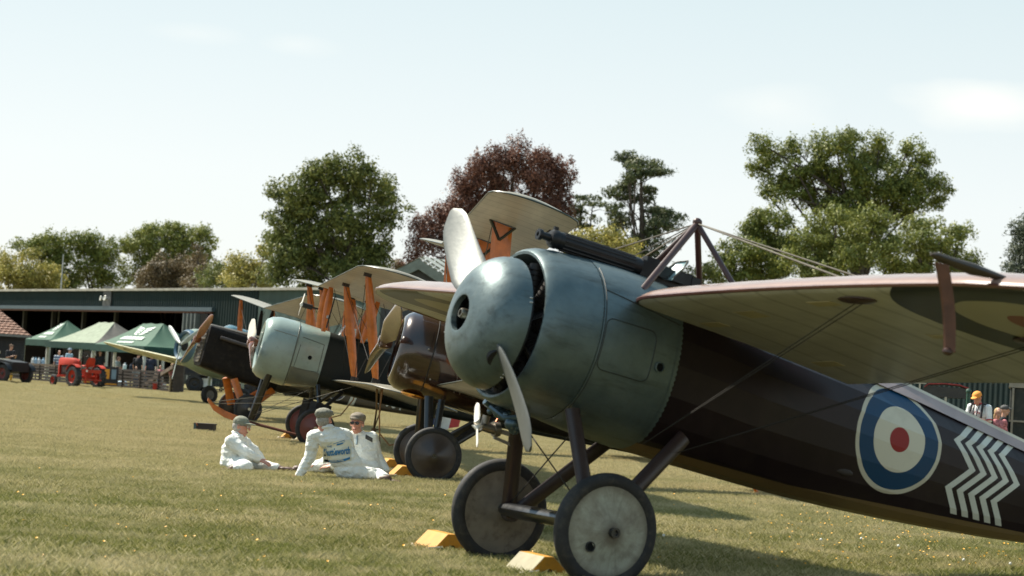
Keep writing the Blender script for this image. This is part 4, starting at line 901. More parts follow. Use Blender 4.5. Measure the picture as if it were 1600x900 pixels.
# fuel pump propeller on the far front leg
pump = bpy.data.objects.new('fuel_pump', None); link(pump, A); pc = Vector((.42, -.44, .505)); PMP = mat('tarnished pump metal', (.22, .20, .17), .4, metal=.8)
g = G(); g.tube([pc+Vector((.0, 0, 0)), pc+Vector((-.10, 0, 0))], [.03, .035], 12); g.tube([pc+Vector((-.09, 0, .0)), pc+Vector((-.13, 0, .01))], .05, 12); g.bar(pc+Vector((-.11, 0, 0)), Vector((.16, -.42, .50)), .03); g.bar(pc+Vector((-.11, 0, -.05)), Vector((.13, -.43, .43)), .02); g.tube([pc+Vector((-.02, .0, .02)), pc+Vector((-.02, 0, .075))], .026, 10); g.make('pump_body', PMP, pump, True)
g = G(); g.tube([pc+Vector((-.10, 0, .05)), pc+Vector((-.13, -.01, .12)), pc+Vector((-.08, 0, .19)), pc+Vector((-.10, .03, .24))], .009, 8); g.make('copper_pipe', mat('copper pipe', (.45, .16, .09), .35, metal=.9), pump, True)
WPR = mat('white pump propeller paint', (.78, .74, .68), .5)
for s in (0, 1): blade(pump, pc+Vector((.03, 0, 0)), 1, radians(118)+pi*s, .165, .06, WPR, r0=.005, pitch0=25, pitch1=15, th=.006)
g = G()
for q in range(10):
    a = rng.normal(size=3); g.ball((.45+.06*a[0], -.12+.09*a[1], .60+.05*a[2]), .022+.012*(q % 3), 8)
g.tube([(.50, -.2, .62), (.48, .0, .56), (.40, .15, .60)], .02, 8); g.tube([(.52, -.26, .66), (.40, -.26, .60)], .028, 10); g.make('carburettor', mat('oily blue grey fitting', (.07, .11, .14), .3, metal=.6), A, True)
g = G(); g.add([onside(.10, .80, .01)+Vector((0, .03, 0))], []);
# tail (out of frame to the right)
g = G(); g.loft([[Vector((x, y, zt_)) for x, y, zt_ in ((-4.3-dx, -y_, 1.235), (-4.3-dx-c_, -y_, 1.20), (-4.3-dx-c_, -y_, 1.185), (-4.3-dx, -y_, 1.205))] for y_, dx, c_ in ((-1.4, .35, .5), (-1.2, .15, .75), (-.3, .0, .9), (.3, .0, .9), (1.2, .15, .75), (1.4, .35, .5))]); g.make('tailplane', WTOP, A)
g = G(); g.loft([[Vector((x, s, z)) for x, z in ((-4.75, 1.25), (-4.9, 1.60), (-5.2, 1.72), (-5.4, 1.55), (-5.38, 1.1), (-5.1, .86))] for s in (-.018, .018)]); g.make('rudder', mat('cream rudder', (.5, .47, .38), .5), A)
g = G(); g.tube([(-4.5, 0, .80), (-4.75, 0, .45), (-4.95, 0, .35)], [.03, .025, .03], 8); g.make('tail_skid', WOOD, A, True)
# footstep slot in the flank
g = G(); p = onside(-1.95, .80, .004, [(fsec[i][0], fsec[i][1], fsec[i][2], fsec[i][3], 2.0) for i in range(len(fsec))]); g.ball(p+Vector((0, -.004, 0)), (.085, .012, .028), 12); g.make('foot_step', mat('brown step plate', (.02, .013, .010), .7), A, True)
gx = A.matrix_world @ Vector((.58, .72, 0)); cA = Vector((gx.x, gx.y, 0))
chock(atz(838, 898+6, 0)+Vector((.0, .0, 0)), 27, .34, .155, 'nearest wheel chock with faded cream face, by the white covered wheel', YELW)
chock(atz(690, 866, 0), 27, .34, .155, 'yellow wheel chock by the monoplane far wheel, rope lying across it')
# ================================================================ biplanes and triplane down the line
UND2 = linen('warm translucent linen underside', (.47, .42, .33), .36, aged=.10, rib=.30)
TOP2 = linen('pale doped linen upper side', (.42, .40, .33), .34, aged=.10, rib=.30)
UND3 = linen('clear doped linen underside', (.47, .44, .37), .34, aged=.10, rib=.26)
GEDGE = mat('dark green wing edging', (.03, .045, .04), .4, coat=.4)
WCB = mat('dark brown wheel cover', (.035, .024, .020), .45, coat=.3, dirt=((.08, .06, .045), .35)); WCR = mat('dark red wheel cover', (.13, .020, .017), .45, coat=.3); WCK = mat('black wheel cover', (.020, .019, .022), .45, coat=.3)
def fus_rings(S, ex, n=32):
    return [ring(x, zt, zb, hw, ex if len(s) == 0 else s[0], n) for (x, zt, zb, hw, *s) in S]
def cowl_body(parent, x0, x1, zc, r, m, name='cowling', open_r=.72, depth=.22, n=48):
    g = G(); prof = [(x0-.12, r*open_r*.96), (x0-.03, r*open_r*.97), (x0, r*open_r*1.03), (x0-.005, r*(open_r+.10)), (x0-.04, r*(open_r+.18)), (x0-.10, r*.96), (x0-.20, r*.99), (x1, r)]
    g.lathe(prof, (0, 0, zc), (1, 0, 0), n); o = g.make(name, m, parent, True)
    g = G(); g.lathe([(x0-.16, r*.8), (x0-.16, 0)], (0, 0, zc), (1, 0, 0), 20); g.make('engine_plate', DK, parent)
    for q in range(9):
        a = 2*pi*q/9; d = Vector((0, cos(a), sin(a))); c0 = Vector((x0-.10, 0, zc)); g = G(); g.tube([c0+d*r*.2, c0+d*r*.7], r*.11, 8); g.make('engine_cylinder', mat('oily engine metal', (.16, .14, .12), .35), parent, True)
    return o
def bolt_hub(parent, x, zc, r, m):
    g = G(); g.lathe([(x-.12, r*.7), (x-.04, r), (x+.02, r), (x+.03, r*.6), (x+.05, r*.5), (x+.06, 0)], (0, 0, zc), (1, 0, 0), 16)
    for q in range(8): a = q*pi/4; g.ball((x+.03, r*.75*cos(a), zc+r*.75*sin(a)), r*.12, 6)
    g.make('propeller_hub', m, parent, True)
# ---------------- B: triplane
B = plane_root('triplane', atz(677, 712, .33), .33, 1.6, 8, 12, 'glossy brown cowled triplane with broad orange plank struts, directly behind the monoplane nose', 'aeroplane')
k = NT('glossy brown cowling paint'); n1 = k.noise(4, 5); k.set(Base_Color=k.mix(n1, (.020, .009, .006), (.042, .019, .012)), Metallic=.2, Roughness=k.math('ADD', .16, k.math('MULTIPLY', n1, .12)), Coat_Weight=1.0, Coat_Roughness=.07); k.bump(k.noise(5, 3), .1, .02); BRC = k.m
cowl_body(B, .70, .30, 1.13, .50, BRC, open_r=.70)
g = G(); g.loft(fus_rings([(.298, 1.632, .628, .502, 2.0), (.28, 1.635, .625, .505, 2.0), (-.1, 1.63, .60, .49, 2.3), (-.5, 1.60, .585, .44, 2.8)], 2), caps=False); g.make('side_panel', BRC, B, True)
OLV = mat('dark olive brown doped fuselage', (.020, .015, .010), .5, spec=.25)
g = G(); g.loft(fus_rings([(-.5, 1.598, .587, .438, 2.8), (-1.2, 1.55, .60, .38, 3), (-2.4, 1.46, .68, .26, 3), (-3.6, 1.36, .84, .12, 3), (-4.3, 1.28, .96, .03, 3)], 3)); g.make('fuselage', OLV, B, True)
def flank(sec_, x, z, off=.003, sg=1):
    S = sorted(sec_, key=lambda s: -s[0])
    for a, b in zip(S[:-1], S[1:]):
        if a[0] >= x >= b[0]:
            t = (a[0]-x)/max(1e-6, a[0]-b[0]); zt, zb, hw, ex = [a[i]+(b[i]-a[i])*t for i in (1, 2, 3, 4)]
            zc = (zt+zb)/2; hh = (zt-zb)/2; q = min(.999, abs((z-zc)/hh)); return Vector((x, sg*(hw*(1-q**ex)**(1/ex)+off), z))
    return Vector((x, .4, z))
SB = [(.70, 1.63, .63, .50, 2.0), (.298, 1.632, .628, .502, 2.0), (.28, 1.635, .625, .505, 2.0), (-.1, 1.63, .60, .49, 2.3), (-.5, 1.60, .585, .44, 2.8)]
g = G(); g.tube([flank(SB, .29, z, .002) for z in np.linspace(.70, 1.58, 16)], .007, 5); g.make('cowl_strap', DWIRE, B)
for pts_ in ([(.12, .80), (.12, 1.32), (.14, 1.35), (-.35, 1.35)], [(.12, .80), (-.35, .78)]):
    g = G(); g.tube([flank(SB, x, z, .001) for x, z in pts_], .003, 4); g.make('panel_seam', SEAM, B)
for x, z in [(.22, 1.45), (.02, 1.28), (.24, .86), (.36, 1.2)]: g = G(); g.ball(flank(SB, x, z, 0), .012, 6); g.make('fastener', STEEL, B, True)
PB = mat('weathered laminated propeller wood', (.085, .045, .026), .3, var=.3, scale=10, coat=.9)
for s in (0, 1): blade(B, (.86, 0, 1.17), 1, radians(17)+pi*s, 1.28, .30, PB, r0=.06, pitch0=62, pitch1=26, th=.03)
bolt_hub(B, .88, 1.17, .10, mat('dark brown varnished hub', (.06, .022, .012), .3, coat=.8))
leB = lambda y: .50-.01*y
for q, (z0, dx_) in enumerate(((2.50, 0), (1.66, -.18), (.80, -.36))):
    for s in (1, -1):
        yi = .02 if q == 0 else .46
        wing(B, s*yi, s*4.04, (lambda y, d=dx_: .50+d), (lambda y, d=dx_: -.50+d), (lambda y, z=z0, dh=(.085, .055, .03)[q]: (z+dh*y, .06)), TOP2, UND3, 1.1, tipr=.35, rib=.26, edge=GEDGE, camber=.05, sag=.005)
for s in (1, -1):
    g = G(); 
    for y in (2.35, 1.05):
        pt = [Vector((.12, s*y, z+dh*y)) for z, dh in ((2.50, .085), (.86, .03))]
        pt[1].x = -.22
        f = G(); d = pt[1]-pt[0]; sd = Vector((0, 1, 0)); fx = Vector((1, 0, 0))
        f.loft([[pt[0]+d*u+fx*(.115*a)+sd*(.018*b) for a, b in ((1, 0), (.6, 1), (-.6, 1), (-1, 0), (-.6, -1), (.6, -1))] for u in (0, .5, 1)]); st_o = f.make('plank_strut', WOOD, B)
        for zz, sg in ((2.50, 1),):
            c0 = Vector((.12, s*y+s*.0, zz+.085*y)); h = G()
            A_, B_, C_ = c0+Vector((.15, 0, .01)), c0+Vector((-.15, 0, -.02)), c0+Vector((-.01, 0, -.20))
            for e in (.022, -.022):
                o_ = Vector((0, e, 0)); h.bar(A_+o_, B_+o_, .012, .045, up=(0, 1, 0)) if False else None
                h.tube([A_+o_, B_+o_], .020, 6); h.tube([B_+o_, C_+o_], .018, 6); h.tube([C_+o_, A_+o_], .018, 6)
            h.make('strut_fitting', BLKP, st_o)
    wire(B, (.15, s*2.3, 2.50+.14), (-.15, s*.42, .78), .006, WIRE); wire(B, (.22, s*2.3, 2.50+.14), (-.08, s*.42, .78), .006, WIRE)
    wire(B, (.15, s*.45, 2.50), (-.2, s*2.3, .98), .005, WIRE)
    wire(B, (-.28, s*2.6, 2.62), (-.28, s*3.3, 2.66), .010, DWIRE, 'aileron_rod')
    strut(B, (.2, s*.42, .66), (.06, s*.62, .04), .10, .05, BLKP, 'undercarriage_strut', False); strut(B, (-.66, s*.40, .64), (-.02, s*.62, .0), .09, .045, BLKP, 'undercarriage_strut', False); strut(B, (.04, s*.42, .66), (-.0, s*.60, .04), .08, .05, BLKP, 'undercarriage_strut', False)
    wheel(B, (0, s*.80, 0), .335, WCB, BLKP, .085, .09)
g = G(); g.lathe([(0, .035), (.012, .034), (.014, 0)], (.13, .50, .36), (0, 1, 0), 16); g.make('gauge', mat('pale dial', (.55, .56, .48), .4), B, True)
g = G(); g.tube([(0, -.8, 0), (0, .8, 0)], .025, 10); g.make('axle', BLKP, B, True)
g = G(); g.ball((.35, 0, .63), (.16, .22, .035), 12); g.make('oil_smear_plate', mat('amber oily brass', (.62, .25, .03), .25, metal=.7), B, True)
g = G(); g.loft([[Vector((x, s, z)) for x, z in ((-4.0, 1.3), (-4.2, 1.75), (-4.5, 1.8), (-4.7, 1.4), (-4.6, .95), (-4.2, .95))] for s in (-.015, .015)]); g.make('rudder', OLV, B)
g = G(); g.loft([[Vector((x, y, 1.27+t)) for x, t in ((-3.6+.1*abs(y), 0), (-4.4, 0), (-4.4, .02), (-3.6+.1*abs(y), .03))] for y in (-1.2, 0, 1.2)]); g.make('tailplane', TOP2, B)
g = G(); g.tube([(-3.9, 0, .85), (-4.15, 0, .55)], .025, 6); g.make('tail_skid', WOOD, B)
# ---------------- C: grey nosed two bay biplane
Cc = plane_root('biplane', atz(493, 668, .325), .325, 1.8, 12, 12, 'middle biplane with pale grey cowling, orange wooden struts and dark red wheels', 'aeroplane', -1.1)
GRY = mat('pale grey green cowling paint', (.26, .33, .30), .30, var=.08, scale=2, coat=.5, dirt=((.17, .19, .16), .4)); GRD = mat('oil stained grey lower panel', (.13, .145, .125), .4, var=.2, scale=3, coat=.4)
SC_ = [(1.16, 1.44, .74, .34, 2.0), (1.19, 1.49, .68, .40, 2.1), (1.17, 1.545, .62, .455, 2.2), (1.09, 1.60, .565, .50, 2.3), (.96, 1.635, .535, .52, 2.3), (.64, 1.645, .53, .525, 2.3)]
g = G(); g.loft([ring(1.05, 1.42, .76, .33, 2, 40)]+fus_rings(SC_, 2, 40), caps=False); g.make('cowling', GRY, Cc, True)
g = G(); g.loft([ring(1.02, 1.5, .7, .4, 2, 16), ring(1.0, 1.5, .7, .4, 2, 16)]); g.make('engine_plate', DK, Cc)
for q in range(9):
    a = 2*pi*q/9+.2; d = Vector((0, cos(a), sin(a))); g = G(); c0 = Vector((1.06, 0, 1.09)); g.tube([c0+d*.1, c0+d*.34], .05, 8); g.make('engine_cylinder', mat('oily engine metal', (.16, .14, .12), .35), Cc, True)
S2 = [(.63, 1.642, .535, .520, 2.3), (.3, 1.625, .60, .47, 3.2), (.12, 1.615, .64, .44, 4.2)]
g = G(); g.loft(fus_rings(S2, 2, 40), caps=False); g.make('side_panel', GRY, Cc, True)
DGR = mat('dark green black doped fuselage', (.008, .011, .010), .5, spec=.25)
S3 = [(.118, 1.612, .642, .438, 4.2), (-.6, 1.58, .66, .42, 6), (-1.6, 1.50, .70, .38, 6), (-3.4, 1.36, .84, .26, 6), (-5.4, 1.22, 1.0, .10, 5), (-6.1, 1.18, 1.06, .03, 4)]
g = G(); g.loft(fus_rings(S3, 5, 40)); g.make('fuselage', DGR, Cc, True)
SCf = SC_+S2+S3
g = G(); g.tube([flank(SCf, .64, z, .002) for z in np.linspace(.62, 1.58, 14)], .011, 6); g.make('cowl_strap', mat('olive strap', (.10, .11, .09), .5), Cc)
g = G(); g.tube([flank(SCf, x, 1.36+.03*x, .002) for x in np.linspace(.66, 1.1, 8)], .006, 5); g.make('panel_seam', GRD, Cc)
for pts_ in ([(.56, 1.40), (.18, 1.37), (.165, .90), (.58, .86), (.56, 1.40)],):
    g = G(); P_ = []
    for a, b in zip(pts_[:-1], pts_[1:]): P_ += [flank(SCf, a[0]+(b[0]-a[0])*t, a[1]+(b[1]-a[1])*t, .001) for t in (0, .25, .5, .75)]
    g.tube(P_, .0045, 5); g.make('panel_seam', SEAM, Cc)
g = G(); vs = []
xs_ = np.linspace(.62, .13, 12); zs_ = np.linspace(0, 1, 6); 
for x in xs_:
    zb = [.56, .66][0]+(.62-x)*.18
    for t in zs_: vs.append(flank(SCf, x, zb+.02+(.88-zb-.0)*t*.95, .005))
g.add(vs, [(i*6+j, i*6+j+1, i*6+j+7, i*6+j+6) for i in range(11) for j in range(5)]); g.make('lower_panel', GRD, Cc, True)
g = G(); g.lathe([(0, .036), (.006, .034), (.006, 0)], flank(SCf, .36, 1.10, .0), (0, 1, 0), 16); g.make('inspection_hole', BLK, Cc, True)
LITBLD = mat('brown propeller wood in lit tone', (.50, .42, .29), .3, var=.12, scale=8, coat=.8)  # lit blade: sunlight on the brown wood put into its colour as cream
for s in (0, 1): blade(Cc, (1.32, 0, 1.09), 1, radians(163)+pi*s, 1.37, .19, LITBLD if s == 0 else PROPW, r0=.06, pitch0=60, pitch1=24, th=.03)
bolt_hub(Cc, 1.34, 1.09, .10, PROPW)
zU, zL = 2.31, .85
for s in (1, -1):
    wing(Cc, s*.02, s*5.45, lambda y: .50, lambda y: -.95, lambda y: (zU+.045*y, .05), TOP2, UND2, .8, tipr=.75, rib=.30, edge=GEDGE, camber=.05, sag=.005)
    wing(Cc, s*.45, s*5.45, lambda y: -.10, lambda y: -1.50, lambda y: (zL-.02+.016*y, .04), TOP2, UND2, .8, tipr=.75, rib=.30, edge=GEDGE, camber=.05, sag=.005)
    for y in (1.75, 4.15):
        zt, zb = zU+.045*y, zL+.016*y
        for dx_ in (0, -.86):
            p, q = Vector((.27+dx_, s*y, zt+.02)), Vector((-.30+dx_, s*y, zb+.03)); st_o = strut(Cc, p, q, .135, .05, WOOD, 'interplane_strut')
            for e in (p, q): g = G(); g.box(e+(q-p).normalized()*(.03 if e == p else -.03), (.12, .05, .09)); g.make('strut_socket', BLKP, st_o)
    y0_, y1_ = 1.75, 4.15
    for dx_ in (0, -.86):
        wire(Cc, (.27+dx_, s*y1_, zU+.12), (-.30+dx_, s*y0_, zL+.06), .005, DWIRE); wire(Cc, (.27+dx_, s*y0_, zU+.08), (-.30+dx_, s*.44, zL), .005, DWIRE); wire(Cc, (.27+dx_, s*.4, zU), (-.30+dx_, s*y0_, zL+.04), .005, DWIRE); wire(Cc, (.27+dx_, s*y0_, zU+.05), (-.30+dx_, s*y1_, zL+.1), .005, DWIRE)
    for y in (y0_, y1_): wire(Cc, (.27, s*y, zU), (-1.16, s*y, zL+.05), .004, DWIRE); wire(Cc, (-.59, s*y, zU), (-.3, s*y, zL+.05), .004, DWIRE)
    strut(Cc, (.33, s*.38, zU+.03), (.26, s*.42, 1.58), .12, .05, WOOD, 'cabane_strut'); strut(Cc, (-.50, s*.38, zU+.01), (-.42, s*.40, 1.57), .12, .05, WOOD, 'cabane_strut')
    # landing gear: oleo fairing legs, front legs to the skid
    strut(Cc, (.92, s*.34, .66), (.98, 0, -.14), .10, .05, BLKP, 'undercarriage_strut', False)
    g = G(); g.loft([[Vector((x, s*(.62+.0*x)+yy, z)) for x, yy in ((.16, 0), (.06, .05), (-.14, .04), (-.2, 0), (-.14, -.04), (.06, -.05))] for z in (.02, .42)]); g.make('shock_absorber_fairing', DK, Cc)
    strut(Cc, (.02, s*.62, .40), (.10, s*.42, .70), .07, .04, BLKP, 'undercarriage_strut', False); strut(Cc, (-.10, s*.62, .40), (-.34, s*.42, .70), .06, .04, BLKP, 'undercarriage_strut', False)
    strut(Cc, (0, s*.62, .05), (.02, 0, -.16), .06, .04, BLKP, 'undercarriage_strut', False)
    wire(Cc, (1.70, 0, -.08), (.1, s*.62, .40), .004, WIRE); wire(Cc, (1.0, 0, -.1), (-.35, s*1.7, zL), .005, WIRE); wire(Cc, (1.72, 0, -.06), (-.1, s*.45, .68), .005, WIRE)
    wheel(Cc, (0, s*.86, 0), .325, WCR, STEEL, .085, .05)
    # wingtip hoop skid of bent cane
    y = 4.15; g = G(); g.tube([(-.42, s*y, zL+.05), (-.47, s*y, .55), (-.56, s*y, .25), (-.75, s*y, .12), (-1.0, s*y, .26), (-1.15, s*y, .6), (-1.16, s*y, zL)], .013, 6); g.make('cane_hoop_skid', mat('bent cane', (.26, .13, .05), .6), Cc, True)
g = G(); g.tube([(0, -.86, 0), (0, .86, 0)], .026, 10); g.make('axle', BLKP, Cc, True)
g = G(); SK = [(1.76, -.02, .03), (1.62, -.13, .055), (1.42, -.19, .06), (1.15, -.215, .055), (.5, -.205, .045), (-.2, -.205, .04)]
pr_ = lambda S_: [[Vector((x, .045*a, z+h*b)) for a, b in ((1, .4), (.5, 1), (-.5, 1), (-1, .4), (-1, -.8), (1, -.8))] for x, z, h in S_]
g.loft(pr_(SK[:4])); ls_ = g.make('landing_skid', WOOD, Cc, True)
g = G(); g.loft(pr_([(1.16, -.212, .030), (.5, -.205, .026), (-.2, -.205, .02)])); g.make('skid_beam', mat('dark red brown beam', (.10, .032, .018), .5), ls_, True)
g = G(); g.tube([(-.32, .05, 1.60), (-.30, .03, 1.78)], .02, 6); g.add([(-.05, .18, 1.60), (-.05, -.18, 1.60), (-.13, -.14, 1.80), (-.13, .14, 1.80)], [(0, 1, 2, 3)]); g.make('windscreen', mat('pale glinting windscreen', (.65, .72, .72), .15), Cc)
g = G(); g.tube([Vector((-.42+.24*cos(a), .26*sin(a), 1.60)) for a in [2*pi*q/18 for q in range(19)]], .03, 6); g.make('cockpit_coaming', DGR, Cc, True)
g = G(); g.loft([[Vector((x, s, z)) for x, z in ((-5.7, 1.2), (-5.8, 1.7), (-6.1, 1.9), (-6.4, 1.7), (-6.4, 1.0), (-6.1, .95))] for s in (-.015, .015)]); g.make('rudder', TOP2, Cc)
g = G(); g.loft([[Vector((x, y, 1.22+t)) for x, t in ((-5.2+.15*abs(y), 0), (-6.1, 0), (-6.1, .02), (-5.2+.15*abs(y), .03))] for y in (-1.6, 0, 1.6)]); g.make('tailplane', TOP2, Cc)
g = G(); g.tube([(.35, 1.55, 2.15), (.35, 1.55, 1.62)], .012, 6); g.box((.36, 1.5, 1.80), (.03, .30, .05)); g.make('tube_fitting', DWIRE, Cc)
wg = bpy.data.objects.new('wind_generator', None); link(wg, Cc); g = G(); g.tube([(.62, -.5, 1.95), (.45, -.5, 1.95)], .045, 8); g.bar((.5, -.5, 1.95), (.30, -.40, 1.95), .03); g.make('generator_body', DWIRE, wg, True)
for s in (0, 1): blade(wg, (.64, -.5, 1.95), 1, radians(80)+pi*s, .20, .06, mat('white pump propeller paint', (.78, .74, .68), .5), r0=.0, pitch0=20, pitch1=12, th=.006)
# rope lashed under the near wing tip
g = G(); y = 4.0; Mw = Cc.matrix_world; p0 = Mw @ Vector((-.34, 4.15, zL+.02)); pg = atz(583, 700, 0); pk = atz(584, 672, .28)
g.tube([p0, p0.lerp(pk, .4)+Vector((.02, 0, -.03)), pk, pg], [.016, .014, .02, .012], 6); g.tube([p0+Vector((.06, 0, 0)), p0.lerp(pk, .5)+Vector((.08, 0, 0)), pk, pk+Vector((.10, 0, .02)), pg+Vector((.12, 0, 0))], .011, 6); g.ball(pk, (.05, .04, .045), 8)
tag(g.make('tie_down_rope', mat('brown hemp rope', (.20, .12, .06), .9), None, True), 'brown tie down rope hanging from the middle biplane wing tip to the grass', 'rope')
chock(atz(452, 689, 0), 10, .30, .17, 'small yellow wedge chock left of the dark red wheels, farther one'); chock(atz(474, 693, 0), 10, .32, .17, 'pale yellow wedge chock touching the nearer dark red wheel', YELW)
chock(atz(608, 740, 0)+Vector((0, .25, 0)), 12, .34, .18, 'yellow wedge chock behind the hand of the man in sunglasses'); chock(atz(630, 751, 0), 12, .34, .18, 'yellow wedge chock in front of the triplane wheel, right of the men')
# ---------------- D: dark boxy nosed biplane
Dd = plane_root('biplane', atz(388, 638, .33), .33, 1.52, 22, 12, 'farther biplane with dark square radiator nose and white F 904 lettering on the fuselage', 'aeroplane', -1.1)
DKB = mat('dark brown black engine cowl', (.011, .009, .008), .6, spec=.15, dirt=((.06, .05, .035), .3)); DKT = mat('dusty brown upper cowl', (.10, .085, .065), .45)
g = G(); g.loft(fus_rings([(1.27, 1.60, .70, .34, 7), (1.25, 1.63, .66, .37, 7), (.2, 1.62, .56, .40, 7), (-.6, 1.60, .55, .40, 6)], 6, 40)); g.make('engine_cowl', DKB, Dd, True)
g = G(); g.loft(fus_rings([(1.30, 1.55, .74, .30, 7), (1.27, 1.55, .74, .30, 7)], 6)); 
for q in range(8): g.box((1.31, 0, .82+q*.09), (.015, .56, .02))
g.make('radiator', mat('brass radiator core', (.07, .055, .035), .5), Dd)
g = G(); g.loft(fus_rings([(1.2, 1.665, 1.58, .24, 2), (.3, 1.70, 1.58, .30, 2), (-.6, 1.69, 1.58, .30, 2)], 2, 20)); g.make('upper_cowl', DKT, Dd, True)
for s in (1, -1):
    g = G(); g.tube([(1.0, s*.46, 1.40), (.4, s*.47, 1.38), (-.8, s*.46, 1.30), (-2.2, s*.40, 1.20)], .045, 10)
    for q in range(4): g.tube([(.95-.28*q, s*.38, 1.42), (.90-.28*q, s*.46, 1.40)], .03, 8)
    g.make('exhaust_pipe', mat('burnt exhaust pipe', (.05, .042, .04), .6), Dd, True)
k = NT('dark fuselage with roundel and bands'); X = k.xyz(); base = k.mix(k.noise(3), (.022, .018, .015), (.034, .027, .020))
c = roundel(k, base, X[0], X[2], -2.05, .97, [(.235, (.55, .53, .46)), (.215, (.02, .03, .075)), (.135, (.58, .56, .48)), (.06, (.35, .03, .03))])
for xb, sl in ((-1.66, .25), (-2.50, -.12)):
    dx = k.math('ABSOLUTE', k.math('SUBTRACT', k.math('ADD', X[0], k.math('MULTIPLY', k.math('SUBTRACT', X[2], .95), -sl)), xb)); c = k.mix(k.math('LESS_THAN', dx, .075), c, (.52, .53, .44))
k.set(Base_Color=c, Roughness=.4, Coat_Weight=.3)
SD = [(-.6, 1.60, .55, .40, 6), (-1.4, 1.52, .60, .37, 6), (-2.6, 1.40, .72, .28, 6), (-3.8, 1.28, .86, .17, 6), (-4.7, 1.18, .98, .05, 6)]
g = G(); g.loft(fus_rings(SD, 6, 40)); g.make('fuselage', k.m, Dd, True)
for s in (1, -1):
    wing(Dd, s*.02, s*4.05, lambda y: .10, lambda y: -1.42, lambda y: (2.36+.088*y, .05), TOP2, UND2, .8, tipr=.6, rib=.33, edge=GEDGE, camber=.05)
    wing(Dd, s*.42, s*4.05, lambda y: -.30, lambda y: -1.75, lambda y: (.72+.088*y, .05), TOP2, UND2, .8, tipr=.6, rib=.33, edge=GEDGE, camber=.05)
    for dx_ in (0, -.85):
        strut(Dd, (-.06+dx_, s*3.05, 2.60), (-.44+dx_, s*3.05, 1.04), .13, .05, WOOD, 'interplane_strut'); strut(Dd, (-.0+dx_, s*.5, 2.32), (-.05+dx_, s*.36, 1.62), .10, .05, DKB, 'cabane_strut')
        wire(Dd, (-.06+dx_, s*3.0, 2.5), (-.4+dx_, s*.42, .62), .006, DWIRE); wire(Dd, (-.06+dx_, s*.45, 2.3), (-.4+dx_, s*3.0, .95), .006, DWIRE)
    strut(Dd, (.42, s*.38, .58), (.08, s*.58, .02), .17, .06, WOOD, 'undercarriage_strut', False); strut(Dd, (-.55, s*.36, .58), (-.02, s*.58, .0), .15, .06, WOOD, 'undercarriage_strut', False)
    wheel(Dd, (0, s*.74, 0), .33, WCK, STEEL, .085, .06)
g = G(); g.tube([(0, -.74, 0), (0, .74, 0)], .03, 8); g.make('axle', BLKP, Dd, True)
for s in (0, 1): blade(Dd, (1.42, 0, 1.24), 1, radians(31)+pi*s, 1.12, .22, PROPW, r0=.05, pitch0=58, pitch1=22, th=.03)
bolt_hub(Dd, 1.44, 1.24, .09, PROPW)
g = G(); P_ = [(-4.55, 1.18), (-4.6, 1.6), (-4.85, 1.72), (-4.95, .86), (-4.7, .80)]
for i, (xa, xb, zt, zb, m_) in enumerate(((-4.62, -4.86, 1.66, .82, 0), (-4.86, -5.09, 1.70, .76, 1), (-5.09, -5.33, 1.58, .84, 2))): g.loft([[Vector((x, s, z)) for x, z in ((xa, zt), (xb, zt-.06*i), (xb+.0, zb+.05*i), (xa, zb))] for s in (-.015, .015)], i=m_)
g.make('rudder', [mat('rudder blue', (.02, .04, .12), .5), mat('rudder white', (.6, .6, .56), .5), mat('rudder red', (.42, .03, .03), .5)], Dd)
g = G(); g.loft([[Vector((x, y, 1.20+t)) for x, t in ((-3.9+.1*abs(y), 0), (-4.7, 0), (-4.7, .02), (-3.9+.1*abs(y), .03))] for y in (-1.5, 0, 1.5)]); g.make('tailplane', DKB, Dd)
def text_mesh(name, s, size, parent, m, M, extr=.002, project=None, bold=0, shear=0, sub=False):
    cu_ = bpy.data.curves.new(name, 'FONT'); cu_.body = s; cu_.size = size; cu_.extrude = extr; cu_.align_x = 'CENTER'; cu_.align_y = 'CENTER'; cu_.offset = bold; cu_.shear = shear; cu_.resolution_u = 3
    to = bpy.data.objects.new(name, cu_); COL.objects.link(to); dg = bpy.context.evaluated_depsgraph_get(); dg.update(); me = bpy.data.meshes.new_from_object(to.evaluated_get(dg)); bpy.data.objects.remove(to)
    me.transform(M)
    if project: project(me)
    me.materials.clear(); me.materials.append(m); o = bpy.data.objects.new(name, me); return link(o, parent)
WHL = mat('white painted lettering', (.56, .57, .50), .5)
M_ = Matrix(((-1, 0, 0, -3.42), (0, 0, 1, .225), (0, 1, 0, 1.03), (0, 0, 0, 1)))
def flankproj(me):
    for v in me.vertices: v.co.y = flank(SD, v.co.x, v.co.z, .004).y + (v.co.y-.225)
text_mesh('lettering', 'F 904', .30, Dd, WHL, M_, .002, flankproj, bold=.006)
# ---------------- E: low wing metal aircraft
E_ = plane_root('aeroplane', atz(327, 617, .30)+Vector((sin(radians(42)), -cos(radians(42)), 0))*1.9, .30, 1.9, 42, 11, 'pale low wing aircraft with three grey propeller blades, partly behind the square nosed biplane', 'aeroplane')
EP = mat('pale grey green metal skin', (.24, .30, .24), .35, coat=.3, var=.08); EW = mat('cream yellow wing skin', (.44, .42, .27), .45, var=.08); EB = mat('blue nose ring', (.03, .09, .15), .35, coat=.4); EG = mat('grey propeller blade', (.32, .36, .34), .4)
g = G(); g.loft(fus_rings([(.50, 2.00, .98, .52, 2), (.30, 2.10, .86, .62, 2), (-.4, 2.22, .74, .66, 2), (-1.6, 2.25, .78, .62, 2.1), (-3.2, 2.12, .98, .42, 2.1), (-5.6, 1.8, 1.35, .12, 2)], 2, 32)); g.make('fuselage', EP, E_, True)
g = G(); g.lathe([(.36, .56), (.52, .54), (.60, .47), (.56, .40), (.40, .38)], (0, 0, 1.48), (1, 0, 0), 32); g.make('nose_ring', EB, E_, True)
